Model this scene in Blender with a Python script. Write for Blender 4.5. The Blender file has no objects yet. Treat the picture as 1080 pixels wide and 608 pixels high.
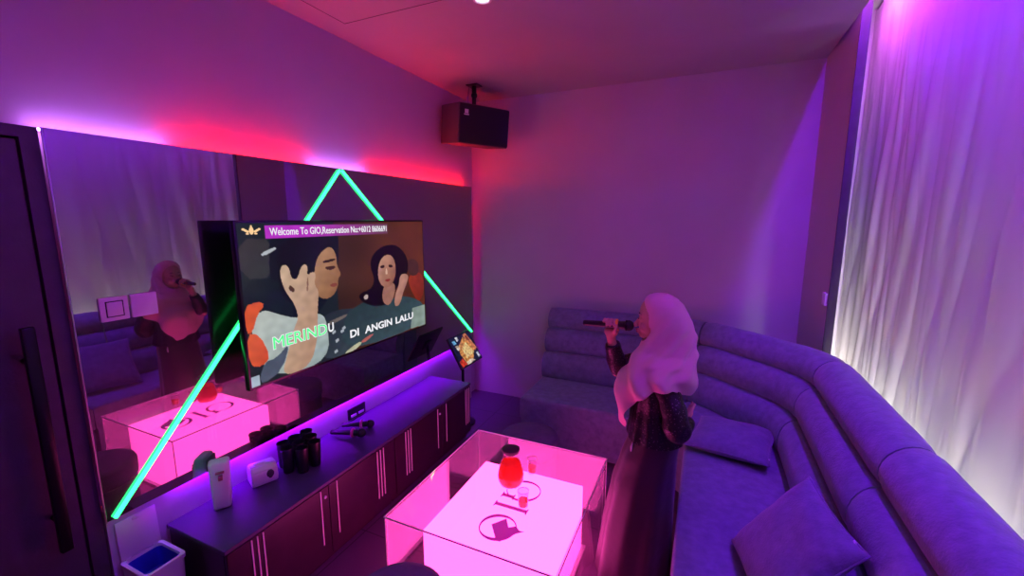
import bpy, bmesh, math, random
from mathutils import Vector, Matrix, noise
PI = math.pi
random.seed(7)
scene = bpy.context.scene
C = scene.collection

# ------------------------------------------------------------------ camera
cam_d = bpy.data.cameras.new('camera'); cam = bpy.data.objects.new('camera', cam_d); C.objects.link(cam)
cam_d.sensor_width = 36; cam_d.lens = 36*452/1080; cam_d.clip_start = 0.02
yaw = math.radians(24.2); pitch = math.atan(72/452)
cam.location = (0, 0, 1.9)
cam.rotation_euler = (PI/2-pitch, 0, yaw)
scene.camera = cam

# ------------------------------------------------------------------ world, exposure
w = bpy.data.worlds.new('world'); scene.world = w; w.use_nodes = True
w.node_tree.nodes['Background'].inputs[0].default_value = (0.25, 0.1, 0.5, 1)
w.node_tree.nodes['Background'].inputs[1].default_value = 0.02
vs = scene.view_settings
vs.view_transform = 'Standard'; vs.look = 'None'; vs.gamma = 1; vs.use_curve_mapping = False
vs.exposure = 0.0
scene.cycles.max_bounces = 8
try: scene.cycles.use_denoising = True
except Exception: pass

# strengths of the room's lamps (each is an emissive strip or panel built further down)
L_NEON = 6.5
L_VIOLET = 340.0       # strip in the curtain pocket
L_WHITE = 3200.0        # strip behind the sofa back
L_RED = 105.0
L_LILAC = 38.0
L_MAG = 120           # under the mirror
L_TABLE = 1.0
TABLE_COL = (6.6, 0.46, 2.9)
FILL_WATTS = 30        # watts of the violet fill downlight added out of view; scales the magenta one

# ------------------------------------------------------------------ materials
def srgb(r, g, b):
    f = lambda c: (c/255/12.92) if c/255 <= 0.04045 else ((c/255+0.055)/1.055)**2.4
    return (f(r), f(g), f(b))
MATS = {}
def mat(name, col, rough=0.6, metal=0.0, spec=0.5, bump=0, bscale=40, var=0.0, vscale=6, sheen=0, coat=0, emit=None, estr=0, trans=0, ior=1.45, alpha=1):
    m = bpy.data.materials.new(name); m.use_nodes = True
    nt = m.node_tree; n = nt.nodes; l = nt.links
    p = n['Principled BSDF']
    p.inputs['Base Color'].default_value = (*col, 1)
    p.inputs['Roughness'].default_value = rough; p.inputs['Metallic'].default_value = metal
    p.inputs['Specular IOR Level'].default_value = spec; p.inputs['IOR'].default_value = ior
    if sheen: p.inputs['Sheen Weight'].default_value = sheen
    if coat: p.inputs['Coat Weight'].default_value = coat
    if trans: p.inputs['Transmission Weight'].default_value = trans
    if alpha < 1: p.inputs['Alpha'].default_value = alpha
    if emit:
        p.inputs['Emission Color'].default_value = (*emit, 1); p.inputs['Emission Strength'].default_value = estr
    tc = n.new('ShaderNodeTexCoord')
    if var:
        t = n.new('ShaderNodeTexNoise'); t.inputs['Scale'].default_value = vscale; t.inputs['Detail'].default_value = 5
        l.new(tc.outputs['Object'], t.inputs['Vector'])
        r = n.new('ShaderNodeValToRGB')
        r.color_ramp.elements[0].position = 0.3; r.color_ramp.elements[1].position = 0.7
        r.color_ramp.elements[0].color = (*[c*(1-var) for c in col], 1)
        r.color_ramp.elements[1].color = (*[min(1, c*(1+var)) for c in col], 1)
        l.new(t.outputs['Fac'], r.inputs[0]); l.new(r.outputs[0], p.inputs['Base Color'])
    if bump:
        t = n.new('ShaderNodeTexNoise'); t.inputs['Scale'].default_value = bscale; t.inputs['Detail'].default_value = 4
        l.new(tc.outputs['Object'], t.inputs['Vector'])
        b = n.new('ShaderNodeBump'); b.inputs['Strength'].default_value = bump; b.inputs['Distance'].default_value = 0.01
        l.new(t.outputs['Fac'], b.inputs['Height']); l.new(b.outputs[0], p.inputs['Normal'])
    MATS[name] = m
    return m
def emis(name, col, strength):
    m = bpy.data.materials.new(name); m.use_nodes = True
    n = m.node_tree.nodes; n.clear()
    e = n.new('ShaderNodeEmission'); o = n.new('ShaderNodeOutputMaterial')
    e.inputs[0].default_value = (*col, 1); e.inputs[1].default_value = strength
    m.node_tree.links.new(e.outputs[0], o.inputs[0]); MATS[name] = m
    return m
M_wall = mat('painted_wall', (0.50, 0.47, 0.50), 0.75, bump=0.08, bscale=180, var=0.04, vscale=2)
M_ceil = mat('ceiling_paint', (0.42, 0.40, 0.42), 0.8, bump=0.05, bscale=150, var=0.04, vscale=2)
M_plinth = mat('white_board', (0.55, 0.55, 0.58), 0.5)
M_door = mat('charcoal_laminate', (0.06, 0.05, 0.065), 0.5, bump=0.1, bscale=120, var=0.12, vscale=14)
M_black = mat('black_plastic', (0.012, 0.012, 0.014), 0.35)
M_blackm = mat('black_metal', (0.015, 0.014, 0.016), 0.3, metal=0.6)
M_rubber = mat('matte_black', (0.02, 0.02, 0.022), 0.7)
M_white = mat('white_plastic', (0.72, 0.72, 0.74), 0.3)
M_gold = mat('pale_inlay', (0.95, 0.88, 0.76), 0.4)
M_cab = mat('black_cabinet_laminate', (0.035, 0.009, 0.026), 0.32, var=0.15, vscale=10)
M_top = mat('dark_countertop', (0.07, 0.045, 0.11), 0.38, bump=0.03, bscale=200)
M_sofa = mat('grey_suede_fabric', (0.17, 0.20, 0.28), 0.9, bump=0.25, bscale=90, var=0.18, vscale=22, sheen=0.3)
M_cush = mat('cushion_suede', (0.15, 0.17, 0.25), 0.9, bump=0.3, bscale=120, var=0.15, vscale=25, sheen=0.3)
M_stool = mat('stool_suede', (0.13, 0.10, 0.17), 0.9, bump=0.2, bscale=120, var=0.12, vscale=25)
M_floor = mat('dark_floor_tile', (0.20, 0.17, 0.20), 0.35, var=0.12, vscale=3)
M_skin = mat('skin', (0.56, 0.30, 0.22), 0.5, bump=0.05, bscale=200)
M_brow = mat('dark_brow', (0.03, 0.02, 0.02), 0.8)
M_hijab = mat('pink_chiffon', (0.76, 0.42, 0.47), 0.75, bump=0.15, bscale=300, sheen=0.3)
M_dress = mat('dark_satin_dress', (0.035, 0.009, 0.024), 0.42, bump=0.15, bscale=30, sheen=0.2)
M_screenback = mat('tv_black', (0.01, 0.01, 0.012), 0.25)
M_blue = mat('blue_liner', (0.02, 0.03, 0.45), 0.4)
M_juice = mat('red_juice', (1.0, 0.22, 0.06), 0.15, emit=(1.0, 0.07, 0.02), estr=0.0)
M_juice2 = mat('orange_juice', (1.0, 0.36, 0.10), 0.15)
M_ring = mat('amber_ring', (1.0, 0.50, 0.05), 0.4)
M_logo = mat('logo_sticker', (0.45, 0.05, 0.35), 0.4, emit=(0.30, 0.012, 0.22), estr=1.0)  # emission stands in for the table light shining through the print
E_neon = emis('green_neon', (0.020, 1.0, 0.17), L_NEON)
E_violet = emis('violet_led', (0.20, 0.003, 1.0), L_VIOLET)
E_pink = emis('pink_led', (0.9, 0.12, 1.0), L_VIOLET*0.35)
E_white = emis('white_led', (1.0, 0.93, 0.82), L_WHITE)
E_red = emis('red_led', (1.0, 0.006, 0.008), L_RED)
E_lilac = emis('lilac_led', (0.60, 0.18, 1.0), L_LILAC)
E_mag = emis('magenta_led', (0.27, 0.0, 1.0), L_MAG)

# lace top: black with tiny sequins
m = mat('sequin_lace', (0.02, 0.012, 0.02), 0.45)
nt = m.node_tree; v = nt.nodes.new('ShaderNodeTexVoronoi'); v.inputs['Scale'].default_value = 85
tc = nt.nodes.new('ShaderNodeTexCoord'); nt.links.new(tc.outputs['Object'], v.inputs['Vector'])
r = nt.nodes.new('ShaderNodeValToRGB'); r.color_ramp.elements[0].color = (0.14, 0.08, 0.11, 1); r.color_ramp.elements[1].color = (0.012, 0.006, 0.010, 1)
r.color_ramp.elements[0].position = 0.18; r.color_ramp.elements[1].position = 0.27
nt.links.new(v.outputs['Distance'], r.inputs[0]); nt.links.new(r.outputs[0], nt.nodes['Principled BSDF'].inputs['Base Color'])
b = nt.nodes.new('ShaderNodeBump'); b.inputs['Strength'].default_value = 0.5; b.inputs['Distance'].default_value = 0.004
nt.links.new(v.outputs['Distance'], b.inputs['Height']); nt.links.new(b.outputs[0], nt.nodes['Principled BSDF'].inputs['Normal'])
M_lace = m

# tinted mirror, slightly dusty
m = bpy.data.materials.new('tinted_mirror'); m.use_nodes = True; nt = m.node_tree; nt.nodes.clear()
g1 = nt.nodes.new('ShaderNodeBsdfGlossy'); g1.inputs['Color'].default_value = (0.40, 0.36, 0.38, 1); g1.inputs['Roughness'].default_value = 0.015
g2 = nt.nodes.new('ShaderNodeBsdfGlossy'); g2.inputs['Color'].default_value = (0.42, 0.40, 0.42, 1); g2.inputs['Roughness'].default_value = 0.33
mx = nt.nodes.new('ShaderNodeMixShader'); mx.inputs[0].default_value = 0.09
o = nt.nodes.new('ShaderNodeOutputMaterial')
nt.links.new(g1.outputs[0], mx.inputs[1]); nt.links.new(g2.outputs[0], mx.inputs[2]); nt.links.new(mx.outputs[0], o.inputs[0])
M_mirror = m

# curtain: white cloth that lets some light through
m = bpy.data.materials.new('sheer_curtain'); m.use_nodes = True; nt = m.node_tree; nt.nodes.clear()
d = nt.nodes.new('ShaderNodeBsdfDiffuse'); d.inputs[0].default_value = (0.72, 0.71, 0.70, 1)
t = nt.nodes.new('ShaderNodeBsdfTranslucent'); t.inputs[0].default_value = (0.6, 0.6, 0.6, 1)
mx = nt.nodes.new('ShaderNodeMixShader'); mx.inputs[0].default_value = 0.15
wv = nt.nodes.new('ShaderNodeTexNoise'); wv.inputs['Scale'].default_value = 1
mp = nt.nodes.new('ShaderNodeMapping'); mp.inputs['Scale'].default_value = (90, 90, 500)
tc = nt.nodes.new('ShaderNodeTexCoord'); nt.links.new(tc.outputs['Object'], mp.inputs[0]); nt.links.new(mp.outputs[0], wv.inputs['Vector'])
b = nt.nodes.new('ShaderNodeBump'); b.inputs['Strength'].default_value = 0.15; b.inputs['Distance'].default_value = 0.003
nt.links.new(wv.outputs[0], b.inputs['Height']); nt.links.new(b.outputs[0], d.inputs['Normal'])
o = nt.nodes.new('ShaderNodeOutputMaterial')
nt.links.new(d.outputs[0], mx.inputs[1]); nt.links.new(t.outputs[0], mx.inputs[2]); nt.links.new(mx.outputs[0], o.inputs[0])
M_curtain = m

for jm, jc in ((M_juice, (1.0, 0.20, 0.07, 1)), (M_juice2, (1.0, 0.36, 0.10, 1))):
    nt = jm.node_tree; tl = nt.nodes.new('ShaderNodeBsdfTranslucent'); tl.inputs[0].default_value = jc
    tp_ = nt.nodes.new('ShaderNodeBsdfTransparent'); tp_.inputs[0].default_value = (jc[0], jc[1]*1.0, jc[2]*1.2, 1)
    m1 = nt.nodes.new('ShaderNodeMixShader'); m1.inputs[0].default_value = 0.45; m2 = nt.nodes.new('ShaderNodeMixShader'); m2.inputs[0].default_value = 0.55
    nt.links.new(tl.outputs[0], m1.inputs[1]); nt.links.new(tp_.outputs[0], m1.inputs[2])
    nt.links.new(nt.nodes['Principled BSDF'].outputs[0], m2.inputs[1]); nt.links.new(m1.outputs[0], m2.inputs[2])
    nt.links.new(m2.outputs[0], nt.nodes['Material Output'].inputs[0])
# thin glass that needs no refraction (panes): clear + mirror
def pane(name, refl, tint=(0.96, 0.9, 0.95)):
    m = bpy.data.materials.new(name); m.use_nodes = True; nt = m.node_tree; nt.nodes.clear()
    tr = nt.nodes.new('ShaderNodeBsdfTransparent'); tr.inputs[0].default_value = (*tint, 1)
    gl = nt.nodes.new('ShaderNodeBsdfGlossy'); gl.inputs['Roughness'].default_value = 0.01; gl.inputs['Color'].default_value = (1, 1, 1, 1)
    lw = nt.nodes.new('ShaderNodeLayerWeight'); lw.inputs[0].default_value = 0.5
    fr = nt.nodes.new('ShaderNodeMath'); fr.operation = 'POWER'; fr.inputs[1].default_value = 4.0; nt.links.new(lw.outputs['Facing'], fr.inputs[0])
    ad = nt.nodes.new('ShaderNodeMath'); ad.operation = 'MULTIPLY_ADD'; ad.use_clamp = True; ad.inputs[1].default_value = 0.7; ad.inputs[2].default_value = refl
    mx = nt.nodes.new('ShaderNodeMixShader'); o = nt.nodes.new('ShaderNodeOutputMaterial')
    nt.links.new(fr.outputs[0], ad.inputs[0]); nt.links.new(ad.outputs[0], mx.inputs[0])
    nt.links.new(tr.outputs[0], mx.inputs[1]); nt.links.new(gl.outputs[0], mx.inputs[2]); nt.links.new(mx.outputs[0], o.inputs[0])
    return m
M_pane = pane('table_glass', 0.12)
M_panetop = pane('table_top_glass', 0.02, (0.97, 0.93, 0.97))
M_glass = pane('vessel_glass', 0.04, (0.93, 0.88, 0.93))

# ------------------------------------------------------------------ helpers
def link(o, parent=None):
    C.objects.link(o)
    if parent: o.parent = parent
    return o
def obj(name, bm, m=None, parent=None, smooth=False, loc=None, keep=False):
    """world-space bmesh -> ONE object. child: vertices relative to the parent; top: origin at loc"""
    bmesh.ops.recalc_face_normals(bm, faces=bm.faces) if not keep else None
    me = bpy.data.meshes.new(name)
    L = Vector(parent['_o']) if parent else (Vector(loc) if loc else Vector((0, 0, 0)))
    bmesh.ops.translate(bm, verts=bm.verts, vec=-L)
    bm.to_mesh(me); bm.free()
    if smooth:
        for p in me.polygons: p.use_smooth = True
        if smooth == 'auto':
            me.set_sharp_from_angle(angle=math.radians(38))
    if m: me.materials.append(m)
    o = bpy.data.objects.new(name, me)
    o['_o'] = tuple(L)
    if parent is None: o.location = L
    return link(o, parent)
def thing(name, label, cat, loc, group=None):
    o = bpy.data.objects.new(name, None); o.empty_display_size = 0.1
    o.location = loc; o['_o'] = tuple(loc)
    tag(o, label, cat, group)
    return link(o)
def tag(o, label, cat, group=None):
    o['label'] = label; o['category'] = cat
    if group: o['group'] = group
    return o
def struct(name, bm, m, smooth=False, parent=None, keep=False):
    o = obj(name, bm, m, parent, smooth, keep=keep)
    if parent is None: o['kind'] = 'structure'
    return o
def copy_tree(root, loc, label=None):
    r = root.copy(); C.objects.link(r); r.location = loc
    if label: r['label'] = label
    for ch in list(root.children):
        c = ch.copy(); C.objects.link(c); c.parent = r
        for g in list(ch.children):
            d = g.copy(); C.objects.link(d); d.parent = c
    return r
def nb(): return bmesh.new()
def box(bm, a, b, bev=0, seg=2):
    a = Vector(a); b = Vector(b)
    r = bmesh.ops.create_cube(bm, size=1)
    vs_ = r['verts']
    s = b-a; c = (a+b)/2
    for v in vs_: v.co = Vector((v.co.x*s.x, v.co.y*s.y, v.co.z*s.z))+c
    if bev:
        es = list({e for v in vs_ for e in v.link_edges})
        bmesh.ops.bevel(bm, geom=es, offset=bev, segments=seg, affect='EDGES', profile=0.5)
    return vs_
def xbox(size, mtx, bm, bev=0, seg=2):
    t = nb(); s = Vector(size)/2; box(t, -s, s, bev, seg)
    t.transform(mtx); me = bpy.data.meshes.new('t'); t.to_mesh(me); t.free(); bm.from_mesh(me); bpy.data.meshes.remove(me)
def frame(z):
    z = z.normalized(); a = Vector((0, 0, 1)) if abs(z.z) < 0.9 else Vector((1, 0, 0))
    x = a.cross(z).normalized(); y = z.cross(x); return x, y
def tube(bm, pts, rads, n=12, cap=True):
    pts = [Vector(p) for p in pts]
    if not isinstance(rads, (list, tuple)): rads = [rads]*len(pts)
    rings = []; px = None
    for i, p in enumerate(pts):
        d = (pts[min(i+1, len(pts)-1)]-pts[max(i-1, 0)]).normalized()
        if px is None: x, y = frame(d)
        else:
            x = (px-d*px.dot(d)).normalized(); y = d.cross(x)
        px = x
        rings.append([bm.verts.new(p+(x*math.cos(2*PI*k/n)+y*math.sin(2*PI*k/n))*rads[i]) for k in range(n)])
    for a, b in zip(rings, rings[1:]):
        for k in range(n): bm.faces.new((a[k], a[(k+1) % n], b[(k+1) % n], b[k]))
    if cap:
        bm.faces.new(rings[0][::-1]); bm.faces.new(rings[-1])
    return rings
def lathe(bm, prof, c, n=32, close=True):
    """prof: list of (r, z)"""
    c = Vector(c); rings = []
    for r_, z in prof:
        rings.append([bm.verts.new(c+Vector((r_*math.cos(2*PI*k/n), r_*math.sin(2*PI*k/n), z))) for k in range(n)])
    for a, b in zip(rings, rings[1:]):
        for k in range(n): bm.faces.new((a[k], a[(k+1) % n], b[(k+1) % n], b[k]))
    if close: bm.faces.new(rings[0][::-1]); bm.faces.new(rings[-1])
def ellipsoid(bm, c, r, rot=None, u=20, v=14):
    m_ = Matrix.Translation(Vector(c)) @ (rot.to_4x4() if rot else Matrix()) @ Matrix.Diagonal((*r, 1))
    bmesh.ops.create_uvsphere(bm, u_segments=u, v_segments=v, radius=1, matrix=m_)
def capsule(bm, p0, p1, r0, r1, n=12):
    p0 = Vector(p0); p1 = Vector(p1); d = (p1-p0).normalized()
    P = []; R = []
    for a in (-80, -50, -25): P.append(p0+d*r0*math.sin(math.radians(a))); R.append(r0*math.cos(math.radians(a)))
    P.append(p0); R.append(r0); P.append(p1); R.append(r1)
    for a in (25, 50, 80): P.append(p1+d*r1*math.sin(math.radians(a))); R.append(r1*math.cos(math.radians(a)))
    tube(bm, P, R, n)
def lerp(a, b, t): return a+(b-a)*t
def interp(tab, x):
    if x <= tab[0][0]: return tab[0][1]
    for (x0, y0), (x1, y1) in zip(tab, tab[1:]):
        if x <= x1:
            t = (x-x0)/(x1-x0); t = t*t*(3-2*t)*0.4+t*0.6
            return lerp(y0, y1, t)
    return tab[-1][1]
def remeshed(bm, vox):
    me = bpy.data.meshes.new('t'); bm.to_mesh(me); bm.free()
    o = bpy.data.objects.new('t', me); C.objects.link(o)
    r_ = o.modifiers.new('r', 'REMESH'); r_.mode = 'VOXEL'; r_.voxel_size = vox
    s = o.modifiers.new('s', 'SMOOTH'); s.factor = 0.5; s.iterations = 4
    dg = bpy.context.evaluated_depsgraph_get()
    ev = o.evaluated_get(dg); me2 = bpy.data.meshes.new_from_object(ev)
    out = nb(); out.from_mesh(me2)
    bpy.data.objects.remove(o); bpy.data.meshes.remove(me); bpy.data.meshes.remove(me2)
    return out

# ------------------------------------------------------------------ the room
XL, XR, YB, YF, ZC = -2.275, 1.10, 4.04, -1.0, 3.08
T = 0.10
bm = nb(); box(bm, (XL-T, YF-T, -0.1), (XR+T, YB+T, 0)); floor = struct('floor', bm, M_floor)
# floor tile joints in the material
nt = M_floor.node_tree; br = nt.nodes.new('ShaderNodeTexBrick'); br.offset = 0
br.inputs['Scale'].default_value = 1; br.inputs['Brick Width'].default_value = 0.6; br.inputs['Row Height'].default_value = 0.6
br.inputs['Mortar Size'].default_value = 0.004
br.inputs['Color1'].default_value = (0.13, 0.07, 0.13, 1); br.inputs['Color2'].default_value = (0.115, 0.065, 0.12, 1); br.inputs['Mortar'].default_value = (0.05, 0.04, 0.05, 1)
tc = nt.nodes.new('ShaderNodeTexCoord'); nt.links.new(tc.outputs['Object'], br.inputs['Vector'])
nt.links.new(br.outputs['Color'], nt.nodes['Principled BSDF'].inputs['Base Color'])

bm = nb(); box(bm, (XL-T, YF-T, 0), (XL, YB+T, 3.45)); struct('wall_left', bm, M_wall)
bm = nb(); box(bm, (XL, YB, 0), (XR, YB+T, 3.45)); struct('wall_back', bm, M_wall)
bm = nb(); box(bm, (XR, YF-T, 0), (XR+T, YB+T, 3.45)); struct('wall_right', bm, M_wall)
bm = nb(); box(bm, (XL, YF-T, 0), (XR, YF, 3.45)); struct('wall_front', bm, M_wall)
bm = nb()
box(bm, (XL, YF, ZC), (0.73, YB, ZC+0.05))
box(bm, (0.71, YF, ZC+0.05), (0.73, YB, 3.16))
box(bm, (XL, YF, 3.36), (XR, YB, 3.45))
struct('ceiling', bm, M_ceil)
bm = nb()
fa = [bm.verts.new((x, y, 0)) for x, y in ((0.73, YB), (0.775, 3.45), (0.82, 3.45), (0.82, YB))]; fb = [bm.verts.new((v.co.x, v.co.y, 3.36)) for v in fa]
bm.faces.new(fa); bm.faces.new(fb)
for k in range(4): bm.faces.new((fa[k], fa[(k+1) % 4], fb[(k+1) % 4], fb[k]))
struct('wall_stub', bm, M_wall)
bm = nb(); box(bm, (0.774, 3.438, 0), (0.824, 3.449, 3.34)); struct('stub_dark_strip', bm, M_door)  # dark strip added so the wall end stays dark beside the violet light
# access panel joint in the ceiling
bm = nb()
for a, b_ in (((-2.09, 1.2), (-2.086, 2.165)), ((-2.09, 2.162), (-1.15, 2.166)), ((-1.154, 1.2), (-1.15, 2.166))):
    box(bm, (a[0], a[1], ZC-0.0015), (b_[0], b_[1], ZC+0.001))
struct('trim_1', bm, mat('joint_grey', (0.12, 0.10, 0.12), 0.8))
# mirror panel on its plinth
MX = -2.175; MY0, MY1, MZ0, MZ1 = 0.768, 3.845, 0.665, 2.225
bm = nb(); box(bm, (XL, 0.775, 0.0), (-2.205, MY1-0.005, MZ0+0.03)); struct('baseboard_left', bm, M_plinth)
bm = nb(); box(bm, (-2.205, MY0+0.005, MZ0+0.035), (-2.181, MY1-0.005, MZ1-0.004)); struct('trim_2', bm, M_door)
mir = nb(); box(mir, (-2.181, MY0, MZ0), (MX, MY1, MZ1), 0.002, 1)
tag(obj('wall_mirror', mir, M_mirror, loc=(MX, 2.3, MZ0)), 'wide dark tinted mirror panel covering the left wall behind the television', 'mirror')
bm = nb(); box(bm, (MX-0.002, MY0-0.005, MZ0+0.0), (MX+0.004, MY0, MZ1)); struct('trim_3', bm, mat('steel_edge', (0.5, 0.5, 0.5), 0.3, metal=1))

# door and its dark surround
bm = nb()
box(bm, (XL, 0.712, 0), (-2.195, 0.762, MZ1)); box(bm, (XL, YF, 2.185), (-2.195, 0.712, MZ1))
struct('trim_5', bm, M_door)
bm = nb(); box(bm, (XL, -0.28, 0.01), (-2.20, 0.706, 2.178), 0.004, 1); d1 = struct('door_1', bm, M_door)
bm = nb(); box(bm, (XL, YF, 0), (-2.20, -0.286, 2.185)); struct('trim_6', bm, M_door)
bm = nb()
box(bm, (-2.145, 0.612, 0.66), (-2.120, 0.648, 1.53), 0.005)
for z in (0.78, 1.40): tube(bm, [(-2.20, 0.63, z), (-2.13, 0.63, z)], 0.010, 12)
o = obj('door_handle', bm, M_blackm, d1, 'auto'); o['label'] = 'long black pull bar on two stand-offs'

# coves: LED strips on top of the mirror panel and the door surround
def strip(name, a, b_, m, label, r_=0.006, cat='light strip', group=None):
    bm = nb(); box(bm, Vector(a)-Vector((r_, 0, r_*0.6)), Vector(b_)+Vector((r_, 0, r_*0.6)))
    return tag(obj(name, bm, m, loc=a), label, cat, group)
ZS = MZ1+0.0
XS = -2.235
strip('led_strip', (XS, 0.76, ZS), (XS, 1.20, ZS), E_lilac, 'pale lilac light strip on top of the mirror nearest the door')
strip('led_strip', (XS, 1.20, ZS), (XS, 1.98, ZS), E_red, 'red light strip on top of the mirror between the two lilac ones')
strip('led_strip', (XS, 1.98, ZS), (XS, 2.46, ZS), E_lilac, 'pale lilac light strip on top of the mirror above the neon triangle tip')
strip('led_strip', (XS, 2.46, ZS), (XS, 3.84, ZS), E_red, 'red light strip on top of the mirror below the ceiling speaker')
strip('led_strip', (-2.194, 1.02, MZ0+0.026), (-2.194, 3.82, MZ0+0.026), E_mag, 'magenta light strip under the mirror edge above the low cabinets', 0.007)
strip('led_strip', (0.80, 0.0, 3.33), (0.80, 3.10, 3.33), E_violet, 'violet light strip hidden in the ceiling pocket over the curtain', 0.010)
strip('led_strip', (0.84, 3.12, 3.33), (0.84, 3.70, 3.33), E_pink, 'pink light strip at the far end of the ceiling pocket over the curtain', 0.010)
bm = nb(); y = 0.42; random.seed(5)
while y < 3.93:
    h = 0.012*random.uniform(0.4, 1.5)
    box(bm, (0.890, y, 0.306), (0.914, y+h, 0.314)); y += random.uniform(0.13, 0.30)
chips = bm
t = thing('led_strip', 'white light strip with separate diodes hidden between sofa back and curtain', 'light strip', (0.907, 1.8, 0.30))
bm = nb(); box(bm, (0.887, 0.4, 0.300), (0.917, 3.96, 0.306)); obj('strip_carrier', bm, M_white, t)
obj('diodes', chips, E_white, t)['kind'] = 'stuff'

# curtain
def fold(y, z):
    s = noise.noise(Vector((y*1.3, z*0.25, 3.1)))*0.5
    yy = y+0.10*noise.noise(Vector((y*0.9, z*0.7, 9.0)))
    f = 0.25*math.sin(yy*2*PI/0.21+3.6*noise.noise(Vector((y*1.7, 0, 5))))+0.7*noise.noise(Vector((yy*4.5, z*0.35, 0.0)))
    r1 = 1-2.4*abs(noise.noise(Vector(((y+0.08*z)*5.5, z*0.8, 2.0)))); r2 = 1-2.4*abs(noise.noise(Vector(((y-0.06*z)*10, z*1.2, 7.0))))
    f += 0.75*r1+0.35*r2
    return f*(0.6+s)
bm = nb(); NY, NZ = 700, 110; grid = []
for i in range(NY+1):
    y = lerp(-0.3, 4.02, i/NY); row = []
    for j in range(NZ+1):
        z = lerp(0.04, 3.34, j/NZ)
        row.append(bm.verts.new((0.975+(0.013+0.014*max(0, 1-z/2.8)**0.8)*fold(y+0.05*(z-1), z), y, z)))
    grid.append(row)
for i in range(NY):
    for j in range(NZ): bm.faces.new((grid[i][j], grid[i+1][j], grid[i+1][j+1], grid[i][j+1]))
tag(obj('curtain', bm, M_curtain, smooth=True, loc=(0.962, 2, 0.04)), 'full height pale sheer curtain hanging in folds along the right wall', 'curtain')

# switch on the stub edge
t = thing('light_switch', 'small white switch plate on the wall edge beside the curtain', 'switch', (0.77, 3.50, 1.38))
bm = nb(); box(bm, (0.757, 3.455, 1.325), (0.7735, 3.53, 1.41), 0.004); obj('plate', bm, M_white, t, 'auto')
bm = nb(); box(bm, (0.753, 3.475, 1.345), (0.759, 3.51, 1.39), 0.002); obj('rocker', bm, M_white, t, 'auto')
# switch plates on the mirror
t = thing('switch_plate', 'pair of square white switch plates mounted on the mirror near the door', 'switch', (MX, 0.94, 1.54))
for k, y0 in enumerate((0.845, 0.948)):
    bm = nb(); box(bm, (MX-0.001, y0, 1.495), (MX+0.010, y0+0.095, 1.592), 0.004); f_ = obj('plate', bm, M_white, t, 'auto')
    if k == 0:
        bm = nb(); box(bm, (MX+0.008, y0+0.022, 1.515), (MX+0.014, y0+0.073, 1.572), 0.002); obj('rocker', bm, M_white, f_, 'auto')
        bm = nb(); box(bm, (MX+0.008, y0+0.018, 1.511), (MX+0.0112, y0+0.077, 1.576)); obj('surround', bm, M_rubber, f_)
    else:
        bm = nb(); box(bm, (MX+0.009, y0+0.03, 1.54), (MX+0.0125, y0+0.065, 1.546)); obj('groove', bm, M_white, f_)
# double socket on the plinth
t = thing('wall_socket', 'black double socket plate on the magenta lit board behind the cabinet', 'socket', (-2.205, 2.18, 0.545))
bm = nb(); box(bm, (-2.206, 2.100, 0.508), (-2.192, 2.262, 0.588), 0.004); obj('plate', bm, M_black, t, 'auto')
for y0 in (2.118, 2.190):
    bm = nb(); box(bm, (-2.193, y0, 0.522), (-2.186, y0+0.05, 0.540), 0.002); obj('rocker', bm, M_white, t, 'auto')

# neon triangle on the mirror
def neon(p, q, label):
    a = Vector((MX+0.008, *p)); b_ = Vector((MX+0.008, *q))
    d = (b_-a).normalized(); n_ = Vector((0, -d.z, d.y))
    bm = nb(); h = 0.008
    mtx = Matrix(((1, d.x, n_.x, 0), (0, d.y, n_.y, 0), (0, d.z, n_.z, 0), (0, 0, 0, 1)))
    mtx = Matrix.Translation((a+b_)/2) @ mtx
    xbox((0.013, (b_-a).length, 2*h), mtx, bm, 0.004, 2)
    return tag(obj('neon_tube', bm, E_neon, loc=a, smooth='auto'), label, 'neon light', 'green neon lines of the triangle on the mirror')
AP = (2.138, 2.215)
def on_l(t_): return (lerp(AP[0]-0.008, 0.792, t_), lerp(AP[1], 0.672, t_))
def on_r(t_): return (lerp(AP[0]+0.008, 3.80, t_), lerp(AP[1], 0.745, t_))
neon(on_l(0), on_l(0.437), 'green neon tube slanting from the triangle tip down to the television, on the left')
neon(on_r(0), on_r(0.417), 'green neon tube slanting from the triangle tip down to the television, on the right')
neon(on_l(0.44), on_l(1), 'long green neon tube running from the television to the lower left corner of the mirror')
neon(on_r(0.42), on_r(1), 'green neon tube running from the television down to the tablet screen')

# ------------------------------------------------------------------ television
TX, TY0, TY1, TZ0, TZ1 = -2.035, 1.335, 2.810, 1.060, 1.885
tv = thing('television', 'large wall mounted television showing a karaoke video with green and white captions', 'television', (-2.10, 2.07, TZ0))
bm = nb(); box(bm, (TX-0.035, TY0-0.012, TZ0-0.014), (TX-0.001, TY1+0.012, TZ1+0.012), 0.005); obj('casing', bm, M_screenback, tv, 'auto')
bm = nb(); box(bm, (TX-0.075, 1.55, 1.15), (TX-0.034, 2.6, 1.6), 0.015); obj('rear_housing', bm, M_screenback, tv, 'auto')
bm = nb(); box(bm, (MX+0.001, 1.85, 1.28), (TX-0.07, 2.3, 1.62), 0.004); obj('wall_bracket', bm, M_blackm, tv, 'auto')

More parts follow.
